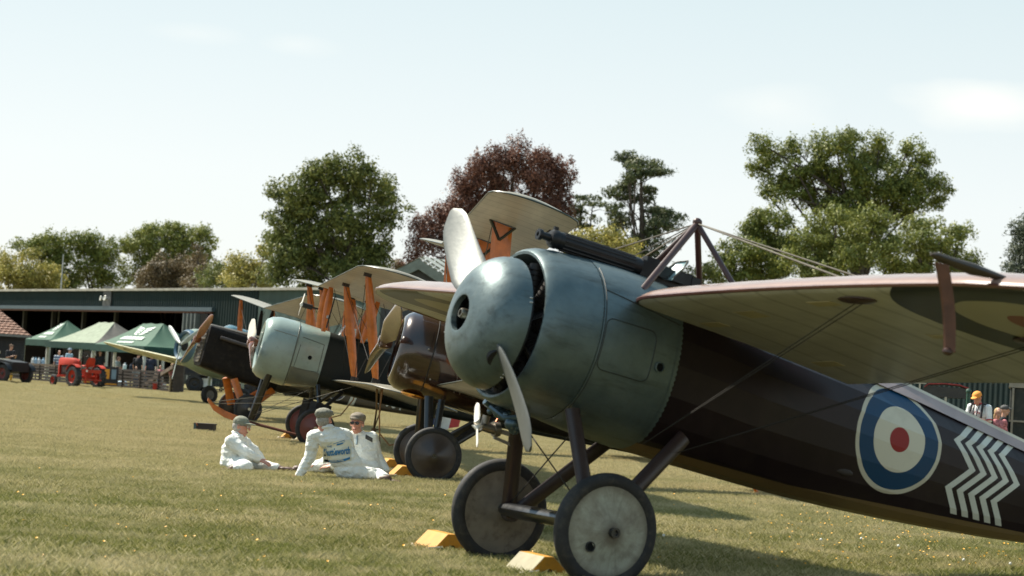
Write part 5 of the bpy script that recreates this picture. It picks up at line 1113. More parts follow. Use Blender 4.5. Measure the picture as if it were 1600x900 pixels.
g = G(); g.lathe([(.45, .4), (.45, .2), (.62, .12), (.72, .0)], (0, 0, 1.48), (1, 0, 0), 20); g.make('spinner', DK, E_, True)
for q, a in enumerate((148, 268, 28)): blade(E_, (.66, 0, 1.48), 1, radians(a), 1.15, .17, EG, r0=.05, pitch0=45, pitch1=20, th=.025)
g = G(); g.loft(fus_rings([(-.6, 2.32, 2.1, .25, 2), (-1.0, 2.58, 2.1, .36, 2), (-2.2, 2.55, 2.1, .34, 2), (-3.2, 2.25, 2.0, .2, 2)], 2, 20)); g.make('canopy', mat('dark blue green canopy', (.08, .16, .19), .15, coat=.6), E_, True)
g = G(); g.lathe([(0, .16), (.008, .155), (.008, 0)], (-.25, .63, 1.72), (0, 1, 0), 20); g.make('red_disc_marking', mat('red marking', (.5, .03, .04), .5), E_, True)
for s in (1, -1):
    wing(E_, s*.5, s*6.0, lambda y: .45-.05*y, lambda y: -1.45+.10*y, lambda y: (1.02+.095*y, .10), EW, EW, 1.8, tipr=.5, rib=2.0, camber=.015, sag=0)
    g = G(); g.tube([(.1, s*.95, .9), (.12, s*.97, .45), (.02, s*.97, .1), (0, s*.95, 0)], [.06, .05, .05, .05], 8); g.make('undercarriage_leg', EP, E_, True)
    wheel(E_, (0, s*.95, 0), .31, mat('grey wheel hub', (.12, .12, .12), .5), STEEL, .19, .02)
GLT = mat('dark outline lettering', (.05, .05, .035), .6)
for s_, y in (('G', -4.5), ('I', -3.2), ('A', -1.7)):
    zw = 1.02+.095*abs(y)-.065; M_ = Matrix(((0, 1, 0, -.35), (1, 0, 0, y), (0, 0, -1, zw-.10), (0, 0, 0, 1)))
    g_ = text_mesh('lettering', s_, .95, E_, GLT, M_, .002)
    for v in g_.data.vertices: v.co.z = 1.02+.095*abs(v.co.y)-.10*((.45-v.co.x)/1.9)-.050 + (.003 if v.co.z > zw-.10 else 0)
for o in list(E_.children):
    if not o.name.startswith(('wheel', 'undercarriage_leg')): o.location = (1.45, 0, -.28)
# ================================================================ people
from mathutils import noise as mn
def ecol(g, c, rad3, R):
    b = len(g.v); g.ball((0, 0, 0), rad3, 12)
    for i in range(b, len(g.v)): g.v[i] = Vector(c) + R @ g.v[i]
def cap_(g, p, r, q, s):
    p = Vector(p); q = Vector(q); L = (q-p).length; n = max(2, int(L/(min(r, s)*.55))+1)
    for k in range(n+1): t = k/n; g.ball(p.lerp(q, t), r+(s-r)*t, 10)
def blob(name, items, voxel, m, parent, it=4, wr=0.0, wscale=9, seed=0, fac=.5):
    g = G()
    for q in items:
        if q[0] == 'c': cap_(g, *q[1:])
        else: ecol(g, q[1], q[2], q[3])
    me = bpy.data.meshes.new(name); me.from_pydata([tuple(v) for v in g.v], [], g.f); o = bpy.data.objects.new(name, me); COL.objects.link(o)
    md = o.modifiers.new('r', 'REMESH'); md.mode = 'VOXEL'; md.voxel_size = voxel; md.use_smooth_shade = True
    sm = o.modifiers.new('s', 'SMOOTH'); sm.iterations = it; sm.factor = fac
    dg = bpy.context.evaluated_depsgraph_get(); dg.update(); m2 = bpy.data.meshes.new_from_object(o.evaluated_get(dg)); bpy.data.objects.remove(o)
    if wr:
        m2.update(); N = [v.normal.copy() for v in m2.vertices]
        for v, n_ in zip(m2.vertices, N):
            p = v.co*wscale+Vector((seed, 0, 0)); a = 1-abs(mn.noise(Vector((p.x, p.y, p.z*1.6))))*2.2; b_ = mn.noise(p*2.7)
            v.co += n_*(wr*a+wr*.35*b_)
    m2.materials.clear(); m2.materials.append(m); m2.polygons.foreach_set('use_smooth', np.ones(len(m2.polygons), dtype=bool)); m2.update()
    return link(bpy.data.objects.new(name, m2), parent)
def basis(f, up=Vector((0, 0, 1))):
    f = Vector(f).normalized(); up = (Vector(up)-f*f.dot(Vector(up))).normalized(); s = f.cross(up); return s, f, up, Matrix((s, f, up)).transposed()
def head_items(c, f, up):
    s, f, up, R = basis(f, up); c = Vector(c)
    return [('e', c+up*.018-f*.008, (.074, .096, .100), R), ('e', c-up*.058+f*.022, (.054, .064, .062), R), ('c', c+f*.090+up*.012, .010, c+f*.112-up*.022, .016), ('e', c+f*.082+up*.030, (.050, .014, .012), R),
            ('e', c+s*.077-up*.008, (.010, .018, .032), R), ('e', c-s*.077-up*.008, (.010, .018, .032), R), ('e', c+f*.062-up*.098, (.024, .022, .018), R), ('e', c+f*.084-up*.062, (.026, .012, .012), R), ('c', c-up*.05-f*.02, .052, c-up*.15-f*.03, .056)]
def hand_items(w, d, n, side=1, curl=.3):
    """palm starts at wrist w, points along d, n = back of hand"""
    d = Vector(d).normalized(); n = Vector(n); n = (n-d*n.dot(d)).normalized(); s = d.cross(n)*side; it = [('c', w, .026, w+d*.03, .026)]
    R = Matrix((s, d, n)).transposed(); it.append(('e', w+d*.055, (.040, .050, .016), R))
    for k, (o_, L) in enumerate(((-.030, .062), (-.010, .075), (.011, .080), (.031, .070))):
        b = w+d*.095+s*o_; m1 = b+(d*cos(curl*.5)-n*sin(curl*.5))*L*.5+s*o_*.12; e = m1+(d*cos(curl*1.4)-n*sin(curl*1.4))*L*.5; it += [('c', b-d*.01, .0095, m1, .009), ('c', m1, .009, e, .0075)]
    b = w+d*.035+s*.036; m1 = b+(d*.6+s*.7).normalized()*.035; it += [('c', b, .012, m1, .0105), ('c', m1, .0105, m1+(d*.85+s*.3).normalized()*.03, .009)]
    return it
SKIN = mat('sunburnt skin', (.52, .24, .165), .5, var=.12, scale=8); SKIN2 = mat('fair skin', (.55, .30, .21), .5, var=.1, scale=8)
k = NT('off white cotton overall'); n1 = k.noise(5, 6, rough=.65)
rd = k.math('ABSOLUTE', k.math('SUBTRACT', k.noise(8, 3, st=(1.0, 1.0, 1.7)), .5)); rd2 = k.math('ABSOLUTE', k.math('SUBTRACT', k.noise(19, 2, st=(1.3, 1, .9)), .5))
k.set(Base_Color=k.mix(k.ramp(n1, [(.52, 0), (.74, .38)]), (.80, .81, .76), (.60, .56, .46)), Roughness=.9, Specular_IOR_Level=.2); k.bump(k.math('ADD', k.math('MULTIPLY', rd, 1.0), k.math('MULTIPLY', rd2, .4)), .8, .05); COT = k.m
TWD = mat('grey brown tweed', (.20, .17, .13), .9, var=.3, scale=60, bump=.4, bscale=200); TWG = mat('grey tweed', (.21, .205, .165), .9, var=.3, scale=60, bump=.4, bscale=200); CPG = mat('olive grey cotton cap', (.20, .205, .155), .85, var=.2, scale=20)
LTH = mat('brown leather shoe', (.085, .045, .028), .55, dirt=((.16, .12, .08), .4)); HAIRG = mat('grey hair', (.33, .31, .28), .8, var=.3, scale=60); LENS = mat('dark sunglass lens', (.01, .01, .012), .12); EYE = mat('dark eye', (.03, .02, .015), .3); LIP = mat('lip', (.30, .11, .09), .5); DKG_ = mat('dark grey patch', (.06, .062, .06), .8)
def cap_flat(c, f, up, m, parent):
    s, f, up, R = basis(f, up); c = Vector(c)
    return blob('flat_cap', [('e', c+up*.074-f*.018, (.094, .120, .062), R), ('e', c+up*.055-f*.025, (.086, .104, .060), R), ('e', c+up*.062+f*.088, (.066, .042, .012), R), ('e', c+up*.09+f*.05, (.07, .06, .025), R)], .009, m, parent, 3, .003, 18)
def cap_peak(c, f, up, m, parent):
    s, f, up, R = basis(f, up); c = Vector(c)
    return blob('peaked_cap', [('e', c+up*.045-f*.010, (.083, .104, .078), R), ('e', c+up*.045+f*.115, (.062, .070, .009), R), ('e', c+up*.04+f*.08, (.075, .05, .012), R)], .009, m, parent, 2, .002, 20)
def face(c, f, up, parent, glasses=None):
    s, f, up, R = basis(f, up); c = Vector(c)
    if glasses:
        gl = bpy.data.objects.new('sunglasses' if glasses == 'dark' else 'spectacles', None); link(gl, parent)
        for sg in (1, -1):
            g = G(); b = len(g.v); g.ball((0, 0, 0), (.026, .006, .021), 14)
            for i in range(b, len(g.v)): g.v[i] = c+s*sg*.031+f*.100+up*.010 + R @ g.v[i]
            g.make('lens', LENS if glasses == 'dark' else mat('clear spectacle lens', (.35, .33, .3), .1), gl, True)
            g = G(); g.tube([c+s*sg*.056+f*.098+up*.018, c+s*sg*.078+f*.05+up*.014, c+s*sg*.084-f*.01+up*.006], .003, 5); g.make('temple_arm', WIRE, gl)
        g = G(); g.tube([c+s*.010+f*.108+up*.02, c-s*.010+f*.108+up*.02], .003, 5); g.make('bridge', WIRE, gl)
    else:
        for sg in (1, -1): g = G(); g.ball(c+s*sg*.030+f*.084+up*.012, .010, 8); g.make('eye', EYE, parent, True)
    g = G(); b = len(g.v); g.ball((0, 0, 0), (.022, .006, .008), 8)
    for i in range(b, len(g.v)): g.v[i] = c+f*.094-up*.062 + R @ g.v[i]
    g.make('mouth', LIP, parent, True)
def sitter(label, J, hf, hu_, cloth, skin, cap, glasses, hands, feet, seed, belly=1.0, tf=None):
    root = J['pelvis'].copy(); root.z = 0; t = empty('person', root, 0, label, 'person', 'men in white overalls sitting on the grass'); K = {a: v-root for a, v in J.items()}
    hd = K['head']; up = hu_; s, f, u, R = basis(hf, up)
    sp = (K['neck']-K['pelvis']); tu = sp.normalized(); tr_ = (K['shR']-K['shL']).normalized(); tn = tr_.cross(tu); RT = Matrix((tr_, tn, tu)).transposed()
    body = head_items(hd, hf, up)+[('c', K['neck'], .058, hd-u*.08-f*.02, .055), ('e', K['neck']-tu*.20, (.15, .10, .20), RT), ('e', K['pelvis']+tu*.06, (.15, .11, .14), RT)]
    for q in 'LR':
        body += [('c', K['sh'+q], .055, K['el'+q], .042), ('c', K['el'+q], .040, K['wr'+q], .027), ('c', K['hip'+q], .075, K['kn'+q], .055), ('c', K['kn'+q], .052, K['an'+q], .036)]
    for (q, d, n, sd, curl) in hands: body += hand_items(K['wr'+q], Vector(d), Vector(n), sd, curl)
    blob('body', body, .0085, skin, t, 2)
    C_ = [('e', K['neck']-tu*.17, (.195, .120, .17), RT), ('e', K['neck']-tu*.30, (.185, .135*belly, .16), RT), ('e', K['pelvis']+tu*.14, (.185, .150*belly, .17), RT), ('e', K['pelvis'], (.195, .150, .14), RT), ('c', K['neck']-tu*.05, .085, K['neck']+tu*.0, .068), ('c', K['shL'].lerp(K['neck']-tu*.06, .15), .080, K['neck']-tu*.05, .085), ('c', K['shR'].lerp(K['neck']-tu*.06, .15), .080, K['neck']-tu*.05, .085)]
    for q in 'LR':
        w2 = K['wr'+q].lerp(K['el'+q], .08)
        C_ += [('c', K['sh'+q], .082, K['el'+q], .066), ('c', K['el'+q], .066, w2, .050), ('c', K['hip'+q], .115, K['kn'+q], .088), ('c', K['kn'+q], .086, K['an'+q].lerp(K['kn'+q], .12), .062)]
    cl = blob('overalls', C_, .012, cloth, t, 3, .0075, 8.5, seed)
    g = G(); c0 = K['neck']+tu*.015; g.tube([c0+tr_*(.070*cos(a))+tn*(.068*sin(a))+tu*(.012*sin(a)) for a in [2*pi*k_/20 for k_ in range(21)]], .018, 6); g.make('collar', cloth, t, True)
    for q in 'LR':
        if feet.get(q) is not None:
            a = K['an'+q]; d = Vector(feet[q]).normalized(); u_ = Vector((0, 0, 1)); u_ = (u_-d*d.dot(u_)).normalized(); s_ = d.cross(u_); RF = Matrix((s_, d, u_)).transposed()
            blob('shoe', [('e', a+d*.02, (.045, .06, .05), RF), ('e', a+d*.12-u_*.02, (.046, .085, .032), RF), ('e', a+d*.18-u_*.022, (.042, .06, .026), RF), ('c', a, .045, a-u_*.01-d*.03, .045)], .01, LTH, t, 2)
    hb_ = blob('hair', [('e', hd-f*.026-u*.004, (.080, .086, .082), R)], .014, HAIRG, t, 2, .003, 40)
    (cap_flat if cap[0] == 'flat' else cap_peak)(hd, hf, up, cap[1], t)
    face(hd, hf, up, t, glasses)
    return t, K, root, cl
# man seen from behind
D1 = 22.35; J = lambda px, py, D=D1: at(px, py, D)
j2 = dict(pelvis=J(549, 738), neck=J(513, 671, D1-.02), head=J(507, 656, D1+.0), shL=J(490, 683, D1-.02), shR=J(540, 681, D1+.10), elL=J(484, 715, D1-.02), wrL=J(466, 745, D1-.08), elR=J(548, 715, D1+.34), wrR=J(520, 728, D1+.50),
          hipL=J(540, 743, D1+.16), hipR=J(560, 744, D1+.05), knL=J(556, 738, D1+.58), anL=J(548, 740, D1+.95), knR=J(590, 744, D1+.30), anR=J(602, 748, D1+.0))
m2, K2, r2, ov2 = sitter('man with his back to us, blue lettering on white overalls', j2, Vector((.55, .83, .0)), Vector((-.05, 0, 1)), COT, SKIN, ('flat', TWG), None,
    [('L', (-.75, -.15, -.12), (0, .1, 1), 1, .15), ('R', (-.9, .3, -.1), (0, -.3, 1), -1, .5)], {'R': (1, -.25, -.10), 'L': (-1, .2, .1)}, 3)
# man facing us in sunglasses
D3 = 23.35; J = lambda px, py, D=D3: at(px, py, D)
j3 = dict(pelvis=J(574, 729), neck=J(560, 678), head=J(558, 662, D3-.04), shR=J(537, 684, D3+.0), shL=J(581, 685, D3+.02), elR=J(527, 712, D3-.10), wrR=J(505, 722, D3-.28), elL=J(588, 712, D3+.03), wrL=J(604, 737, D3-.02),
          hipR=J(566, 731, D3-.10), hipL=J(580, 733, D3-.06), knR=J(518, 725, D3-.34), anR=J(468, 734, D3-.20), knL=J(520, 733, D3-.22), anL=J(466, 734, D3+.02))
m3, K3, r3, ov3 = sitter('man in white overalls and sunglasses facing us, leaning on one arm', j3, Vector((-.22, -.97, -.02)), Vector((0, 0, 1)), COT, SKIN, ('flat', TWD), 'dark',
    [('L', (.25, -.35, -.55), (.3, .3, 1), -1, .2), ('R', (-.9, -.2, -.2), (0, -.3, 1), 1, .5)], {'R': (-1, .05, .12), 'L': (-1, .1, .1)}, 9)
# reclining man at the left
D0 = 23.3; J = lambda px, py, D=D0: at(px, py, D)
j1 = dict(pelvis=J(364, 724), neck=J(372, 680), head=J(377, 666), shR=J(362, 690, D0-.17), shL=J(378, 690, D0+.17), elR=J(384, 708, D0-.24), wrR=J(403, 718, D0-.18), elL=J(398, 706, D0+.2), wrL=J(412, 726, D0+.22),
          hipR=J(366, 726, D0-.10), hipL=J(370, 724, D0+.10), knR=J(384, 731, D0-.42), anR=J(366, 734, D0-.50), knL=J(408, 729, D0-.02), anL=J(434, 733, D0-.10))
m1, K1, r1, ov1 = sitter('man in white overalls and olive peaked cap reclining left of the other two', j1, Vector((.93, -.30, -.12)), Vector((.1, 0, 1)), COT, SKIN, ('peak', CPG), 'clear',
    [('R', (.9, -.1, -.25), (0, -.3, 1), -1, .4), ('L', (.5, 0, -.7), (.5, .3, .5), 1, .3)], {'R': (-1, -.1, .0), 'L': (.9, -.2, -.1)}, 17, 1.1)
# printed lettering on the back of the overalls
INK = mat('blue printed ink', (.03, .19, .40), .8); PAT = mat('cream printed panel', (.74, .71, .56), .85)
bm_ = bmesh.new(); bm_.from_mesh(ov2.data); BV = BVHTree.FromBMesh(bm_); bm_.free()
def onback(me, off):
    for v in me.vertices:
        p = Vector((v.co.x, v.co.y-1.5, v.co.z)); hit = BV.ray_cast(p, Vector((0, 1, 0)))
        if hit[0] is not None: v.co = hit[0]+Vector((0, -off-(.0), 0))
cb = at(527, 704, D1)-r2; th = radians(13-3.5); ux = Vector((cos(th), 0, sin(th))); uy = Vector((-sin(th)*.6, 0, cos(th))).normalized()
def TM(du, dv, sx=1, sy=1): c = cb+ux*du+uy*dv; return Matrix(((ux.x*sx, uy.x*sy, 0, c.x), (ux.y*sx, uy.y*sy, -1, c.y), (ux.z*sx, uy.z*sy, 0, c.z), (0, 0, 0, 1)))
def bgrid(name, fn, nu, nv, m, off):
    vs = [cb+ux*p[0]+uy*p[1] for p in [fn(i/nu, j/nv) for i in range(nu+1) for j in range(nv+1)]]
    o = mesh(name, vs, [(i*(nv+1)+j, (i+1)*(nv+1)+j, (i+1)*(nv+1)+j+1, i*(nv+1)+j+1) for i in range(nu) for j in range(nv)], m, m2); onback(o.data, off); return o
bgrid('printed_panel', lambda u, v: (-.165+.33*u, -.125+.235*v), 34, 24, PAT, .004)
text_mesh('lettering', 'Shuttleworth', .072, m2, INK, TM(.0, -.012, .80, 1.5), 0, lambda me: onback(me, .014), bold=.0022, shear=.12)
text_mesh('lettering', 'THE', .030, m2, INK, TM(-.075, .055), 0, lambda me: onback(me, .014), bold=.0006)
bgrid('printed_banner', lambda u, v: (-.15+.30*u, -.108+.026*v-.022*(1-(2*u-1)**2)), 30, 4, INK, .012)
text_mesh('lettering', 'COLLECTION', .026, m2, PAT, TM(.0, -.112), 0, lambda me: onback(me, .019), bold=.0006)
bgrid('printed_aeroplane', lambda u, v: (-.03+.13*u, .078+.006*v+.03*u), 8, 2, INK, .012); bgrid('printed_aeroplane', lambda u, v: (-.00+.10*u, .062+.005*v+.03*u), 8, 2, INK, .012); bgrid('printed_aeroplane', lambda u, v: (.01+.07*u, .058+.022*v*(1-u*.6)+.012*u), 6, 2, INK, .012)
bgrid('printed_arc', lambda u, v: ((-.145+.004*v)*cos(1.25*u)+.02*0, .0+(.10+.003*v)*sin(1.25*u)), 16, 1, INK, .012)
g = G(); c0 = K3['shL'].lerp(K3['neck'], .25)
bm_ = bmesh.new(); bm_.from_mesh(ov3.data); BV3 = BVHTree.FromBMesh(bm_); bm_.free()
vs = []
for i in range(5):
    for j in range(4):
        p = c0+Vector((-.03+.085*i/4, -1, .035-.05*j/3-.04*i/4)); h = BV3.ray_cast(p, Vector((0, 1, 0))); vs.append((h[0] if h[0] else c0)+Vector((0, -.005, 0)))
mesh('shoulder_patch', vs, [(i*4+j, (i+1)*4+j, (i+1)*4+j+1, i*4+j+1) for i in range(4) for j in range(3)], DKG_, m3)
g = G(); cc = K3['neck']+Vector((-.005, -.085, -.02)); g.tube([cc, cc+Vector((.0, -.035, -.10))], .012, 5); g.make('zip_opening', mat('blue grey shirt', (.25, .32, .36), .8), m3)
# ---- standing people
def stander(px, D, h, label, shirt, trousers, face_dir, hair=None, hat=None, arms='down', group='people behind the fence', vox=.02, bow=0, skin=None, sit=False):
    b = at(px, 560, D); b.z = 0; t = empty('person', b, 0, label, 'person', group); sc = h/1.75; f = Vector((sin(face_dir), -cos(face_dir), 0)); s = f.cross(Vector((0, 0, 1)))
    P_ = lambda a, u, z: (s*a+f*u+Vector((0, 0, z)))*sc
    lean = f*bow*.06; hd = P_(0, .02+bow*.10, 1.62-bow*.05); hf = (f+Vector((0, 0, -.6*bow))).normalized(); hup = (Vector((0, 0, 1))+f*.6*bow).normalized()
    R = Matrix((s, f, Vector((0, 0, 1)))).transposed(); rs = lambda *a: tuple(q*sc for q in a)
    E = {}
    for q, sg in (('L', -1), ('R', 1)):
        E['sh'+q] = P_(sg*.19, 0, 1.40)
        if arms == 'front': E['el'+q] = P_(sg*.25, .04, 1.12); E['wr'+q] = P_(sg*.09, .30, 1.20)
        elif arms == 'table': E['el'+q] = P_(sg*.24, .10, 1.12); E['wr'+q] = P_(sg*.14, .36, 1.02)
        else: E['el'+q] = P_(sg*.25, -.02, 1.10); E['wr'+q] = P_(sg*.26, .07, .86)
    sk = skin or SKIN2
    body = [(a, Vector((0, 0, 0))+b_, tuple(c_*sc for c_ in r_) if isinstance(r_, tuple) else r_*sc, *rest) if a == 'e' else (a, b_, r_*sc, rest[0], rest[1]*sc) for a, b_, r_, *rest in head_items((0, 0, 0), hf, hup)]
    body = []
    for q in head_items((0, 0, 0), hf, hup):
        if q[0] == 'e': body.append(('e', hd+q[1]*sc, tuple(x*sc for x in q[2]), q[3]))
        else: body.append(('c', hd+q[1]*sc, q[2]*sc, hd+q[3]*sc, q[4]*sc))
    body += [('c', P_(0, 0, 1.45), .05*sc, hd-Vector((0, 0, .09*sc)), .05*sc), ('e', P_(0, 0, 1.25), rs(.13, .08, .22), R), ('e', P_(0, 0, .98), rs(.13, .09, .14), R)]
    for q, sg in (('L', -1), ('R', 1)):
        body += [('c', E['sh'+q], .045*sc, E['el'+q], .038*sc), ('c', E['el'+q], .037*sc, E['wr'+q], .026*sc), ('c', P_(sg*.09, 0, .9), .07*sc, P_(sg*.11, .02, .5), .05*sc), ('c', P_(sg*.11, .02, .5), .05*sc, P_(sg*.12, 0, .06), .035*sc)]
        if vox < .015:
            body += hand_items(E['wr'+q], (E['wr'+q]-E['el'+q]).normalized() if arms == 'down' else (f*.8-s*sg*.5), Vector((0, 0, 1)), sg, .7)
        else:
            d = (E['wr'+q]-E['el'+q]).normalized(); body.append(('c', E['wr'+q], .03*sc, E['wr'+q]+d*.13*sc, .025*sc))
    blob('body', body, vox*.8, sk, t, 2)
    top = [('e', P_(0, 0, 1.27), rs(.18, .115, .19), R), ('e', P_(0, .01, 1.05), rs(.165, .125, .18), R), ('e', P_(0, 0, 1.40), rs(.14, .08, .07), R)]
    for q in 'LR': top.append(('c', E['sh'+q], .070*sc, E['sh'+q].lerp(E['el'+q], .80), .060*sc))
    blob('shirt', top, vox, shirt, t, 2, .006, 9, px)
    leg = [('e', P_(0, 0, .93), rs(.165, .12, .12), R)]
    for sg in (-1, 1): leg += [('c', P_(sg*.09, 0, .86), .095*sc, P_(sg*.11, .02, .5), .075*sc), ('c', P_(sg*.11, .02, .5), .072*sc, P_(sg*.12, 0, .10), .06*sc)]
    blob('trousers', leg, vox, trousers, t, 2, .004, 9, px)
    for sg in (-1, 1): blob('shoe', [('e', P_(sg*.12, .06, .04), rs(.045, .13, .04), R)], vox, LTH, t, 1)
    s_, f_, u_, RH = basis(hf, hup)
    if hair: blob('hair', [('e', hd-f_*.022*sc+u_*.022*sc, rs(.084, .094, .098), RH)]+([('e', hd-f_*.06*sc-u_*.10*sc, rs(.085, .05, .13), RH)] if hair[1] else []), vox*.8, hair[0], t, 1)
    if hat:
        c = hd+u_*.0
        blob('hat', [('e', c+u_*.055*sc-f_*.008*sc, rs(.090, .108, .076), RH), ('e', c+u_*.048*sc+f_*.115*sc, rs(.066, .072, .012), RH)] if hat[1] == 'peak' else [('e', c+u_*.07*sc, rs(.092, .11, .07), RH), ('e', c+u_*.045*sc, rs(.15, .17, .014), RH)], vox*.7, hat[0], t, 1)
    return t, P_, E, hd
m_ = lambda n, c, **k: mat(n, c, .85, **k)
NAVY = m_('navy shirt', (.018, .024, .045)); DRK = m_('dark clothing', (.015, .015, .018)); LBL = m_('light blue shirt', (.35, .50, .62)); WSH = m_('white shirt', (.66, .68, .68)); GRS = m_('grey shirt', (.33, .36, .34)); PNK = m_('pink shirt', (.40, .16, .16)); JEAN = m_('blue jeans', (.06, .09, .15)); KHA = m_('khaki trousers', (.28, .23, .15)); BRH = m_('brown hair', (.085, .040, .022)); DKH = m_('dark hair', (.022, .017, .014)); YCT = m_('mustard trousers', (.55, .33, .05)); BLD = m_('blond hair', (.42, .28, .14))
k = NT('blue striped shirt'); X = k.xyz(); k.set(Base_Color=k.mix(k.math('GREATER_THAN', k.math('FRACT', k.math('MULTIPLY', X[2], 7.0)), .5), (.55, .6, .66), (.06, .09, .2)), Roughness=.85); STR = k.m
stander(16, 91, 1.72, 'man in dark top and mustard trousers standing by the dark vintage car', DRK, YCT, .9, hair=(BRH, 0), hat=(m_('brown cap', (.12, .07, .04)), 'peak'), arms='front')
stander(92, 101, 1.62, 'person in blue striped shirt behind the red tractor bonnet', STR, JEAN, .5, hair=(DKH, 0))
stander(108, 104, 1.78, 'man in light blue shirt and grey blue hat behind the red tractor', LBL, KHA, 1.1, hat=(m_('grey blue hat', (.18, .24, .30)), 'brim'))
stander(147, 102, 1.55, 'person in cream hat and dark shirt behind the red tractor seat', DRK, JEAN, -.3, hat=(m_('cream hat', (.6, .55, .42)), 'brim'))
stander(156, 105, 1.75, 'grey haired person in dark clothing under the middle tent', DRK, DRK, .2, hair=(HAIRG, 0))
stander(184, 98, 1.50, 'woman with long brown hair and grey shirt bending over the table', GRS, JEAN, 1.3, hair=(BRH, 1), arms='table', bow=.6)
stander(216, 94, 1.74, 'man in black with his back turned, under the right tent', DRK, DRK, 2.7, hair=(DKH, 0))
stander(237, 92, 1.72, 'man in navy shirt with a badge, facing us under the right tent', NAVY, DRK, -.1, hair=(BRH, 0), arms='down', skin=SKIN)
stander(226, 98, 1.60, 'person in teal top half hidden behind the man with the badge', m_('teal top', (.05, .16, .18)), JEAN, .6, hair=(DKH, 0))
stander(214, 91, 1.06, 'small child with shaved head behind the fence', GRS, JEAN, .2, hair=(BLD, 0))
stander(252, 91, 1.18, 'child in red and pink top right of the man with the badge', PNK, JEAN, -.5, hair=(BRH, 0))
stander(270, 88, 1.30, 'fair haired person in pink top behind the big fence post', PNK, KHA, 1.2, hair=(BLD, 0))
stander(283, 89, 1.28, 'person in pink leaning beside the big fence post', m_('rose top', (.42, .22, .22)), KHA, -1.2, hair=(BLD, 0))
# visitor with the yellow cap on the right
tt, P_, E, hd = stander(1534, 36, 1.66, 'man in orange yellow cap and white red trimmed T shirt looking down at his phone', WSH, KHA, -.75, hair=(BRH, 0), hat=(m_('orange yellow cap', (.75, .29, .05)), 'peak'), arms='front', vox=.0125, bow=.75, group='visitors beyond the monoplane', skin=SKIN)
for a in (-.11, .11):
    g = G(); g.tube([P_(a, .135, 1.10), P_(a*1.1, .125, 1.30), P_(a*1.05, .07, 1.47), P_(a, -.06, 1.48), P_(a, -.13, 1.30)], .022, 6, flat=((0, 0, 1), 1.0)); g.make('rucksack_strap', DRK, tt, True)
g = G(); g.box(P_(0, -.22, 1.22), (.30, .16, .42)); o = g.make('rucksack', DRK, tt); md = o.modifiers.new('b', 'BEVEL'); md.width = .05; md.segments = 3
g = G(); g.tube([P_(-.06, .10, 1.46), P_(-.03, .15, 1.28), P_(.0, .16, 1.16), P_(.03, .15, 1.28), P_(.06, .10, 1.46)], .009, 5); g.box(P_(0, .175, 1.13), (.12, .06, .08)); g.make('camera_on_strap', DRK, tt)
g = G(); g.tube([P_(.075*cos(a), .02+.075*sin(a), 1.475) for a in [2*pi*q/14 for q in range(15)]], .012, 5); g.make('red_collar', m_('red trim', (.45, .03, .04)), tt)
for q in 'LR': g = G(); c = E['sh'+q].lerp(E['el'+q], .82); d = (E['el'+q]-E['sh'+q]).normalized(); g.tube([c-d*.012, c+d*.012], .061, 12); g.make('red_cuff', m_('red trim', (.45, .03, .04)), tt)
g = G(); c = E['wrL'].lerp(E['wrR'], .5)+Vector((0, 0, .06)); g.box(c, (.075, .012, .14), Matrix.Rotation(-.75, 3, 'Z') @ Matrix.Rotation(-.8, 3, 'X')); ph = g.make('phone', DRK, tt)
g = G()
for i in range(7): g.box(P_(-.075+.025*i, .145-.02*abs(i-3)/3, 1.30+.012*(i % 2)), (.014, .006, .03))
g.make('shirt_print', m_('faded red print', (.55, .12, .14)), tt)
stander(1563, 36.5, 1.36, 'girl with light brown hair and plaid top next to the grey van', m_('pink plaid shirt', (.42, .15, .16), var=.6, scale=30) if False else mat('pink plaid shirt', (.42, .15, .16), .85, var=.7, scale=26), JEAN, .3, hair=(BLD, 1), vox=.015, group='visitors beyond the monoplane')
stander(1573, 38.0, 1.42, 'person with dark grey cap half hidden by the grey van', DRK, DRK, 1.2, hat=(m_('dark grey cap', (.08, .08, .08)), 'peak'), vox=.015, group='visitors beyond the monoplane')
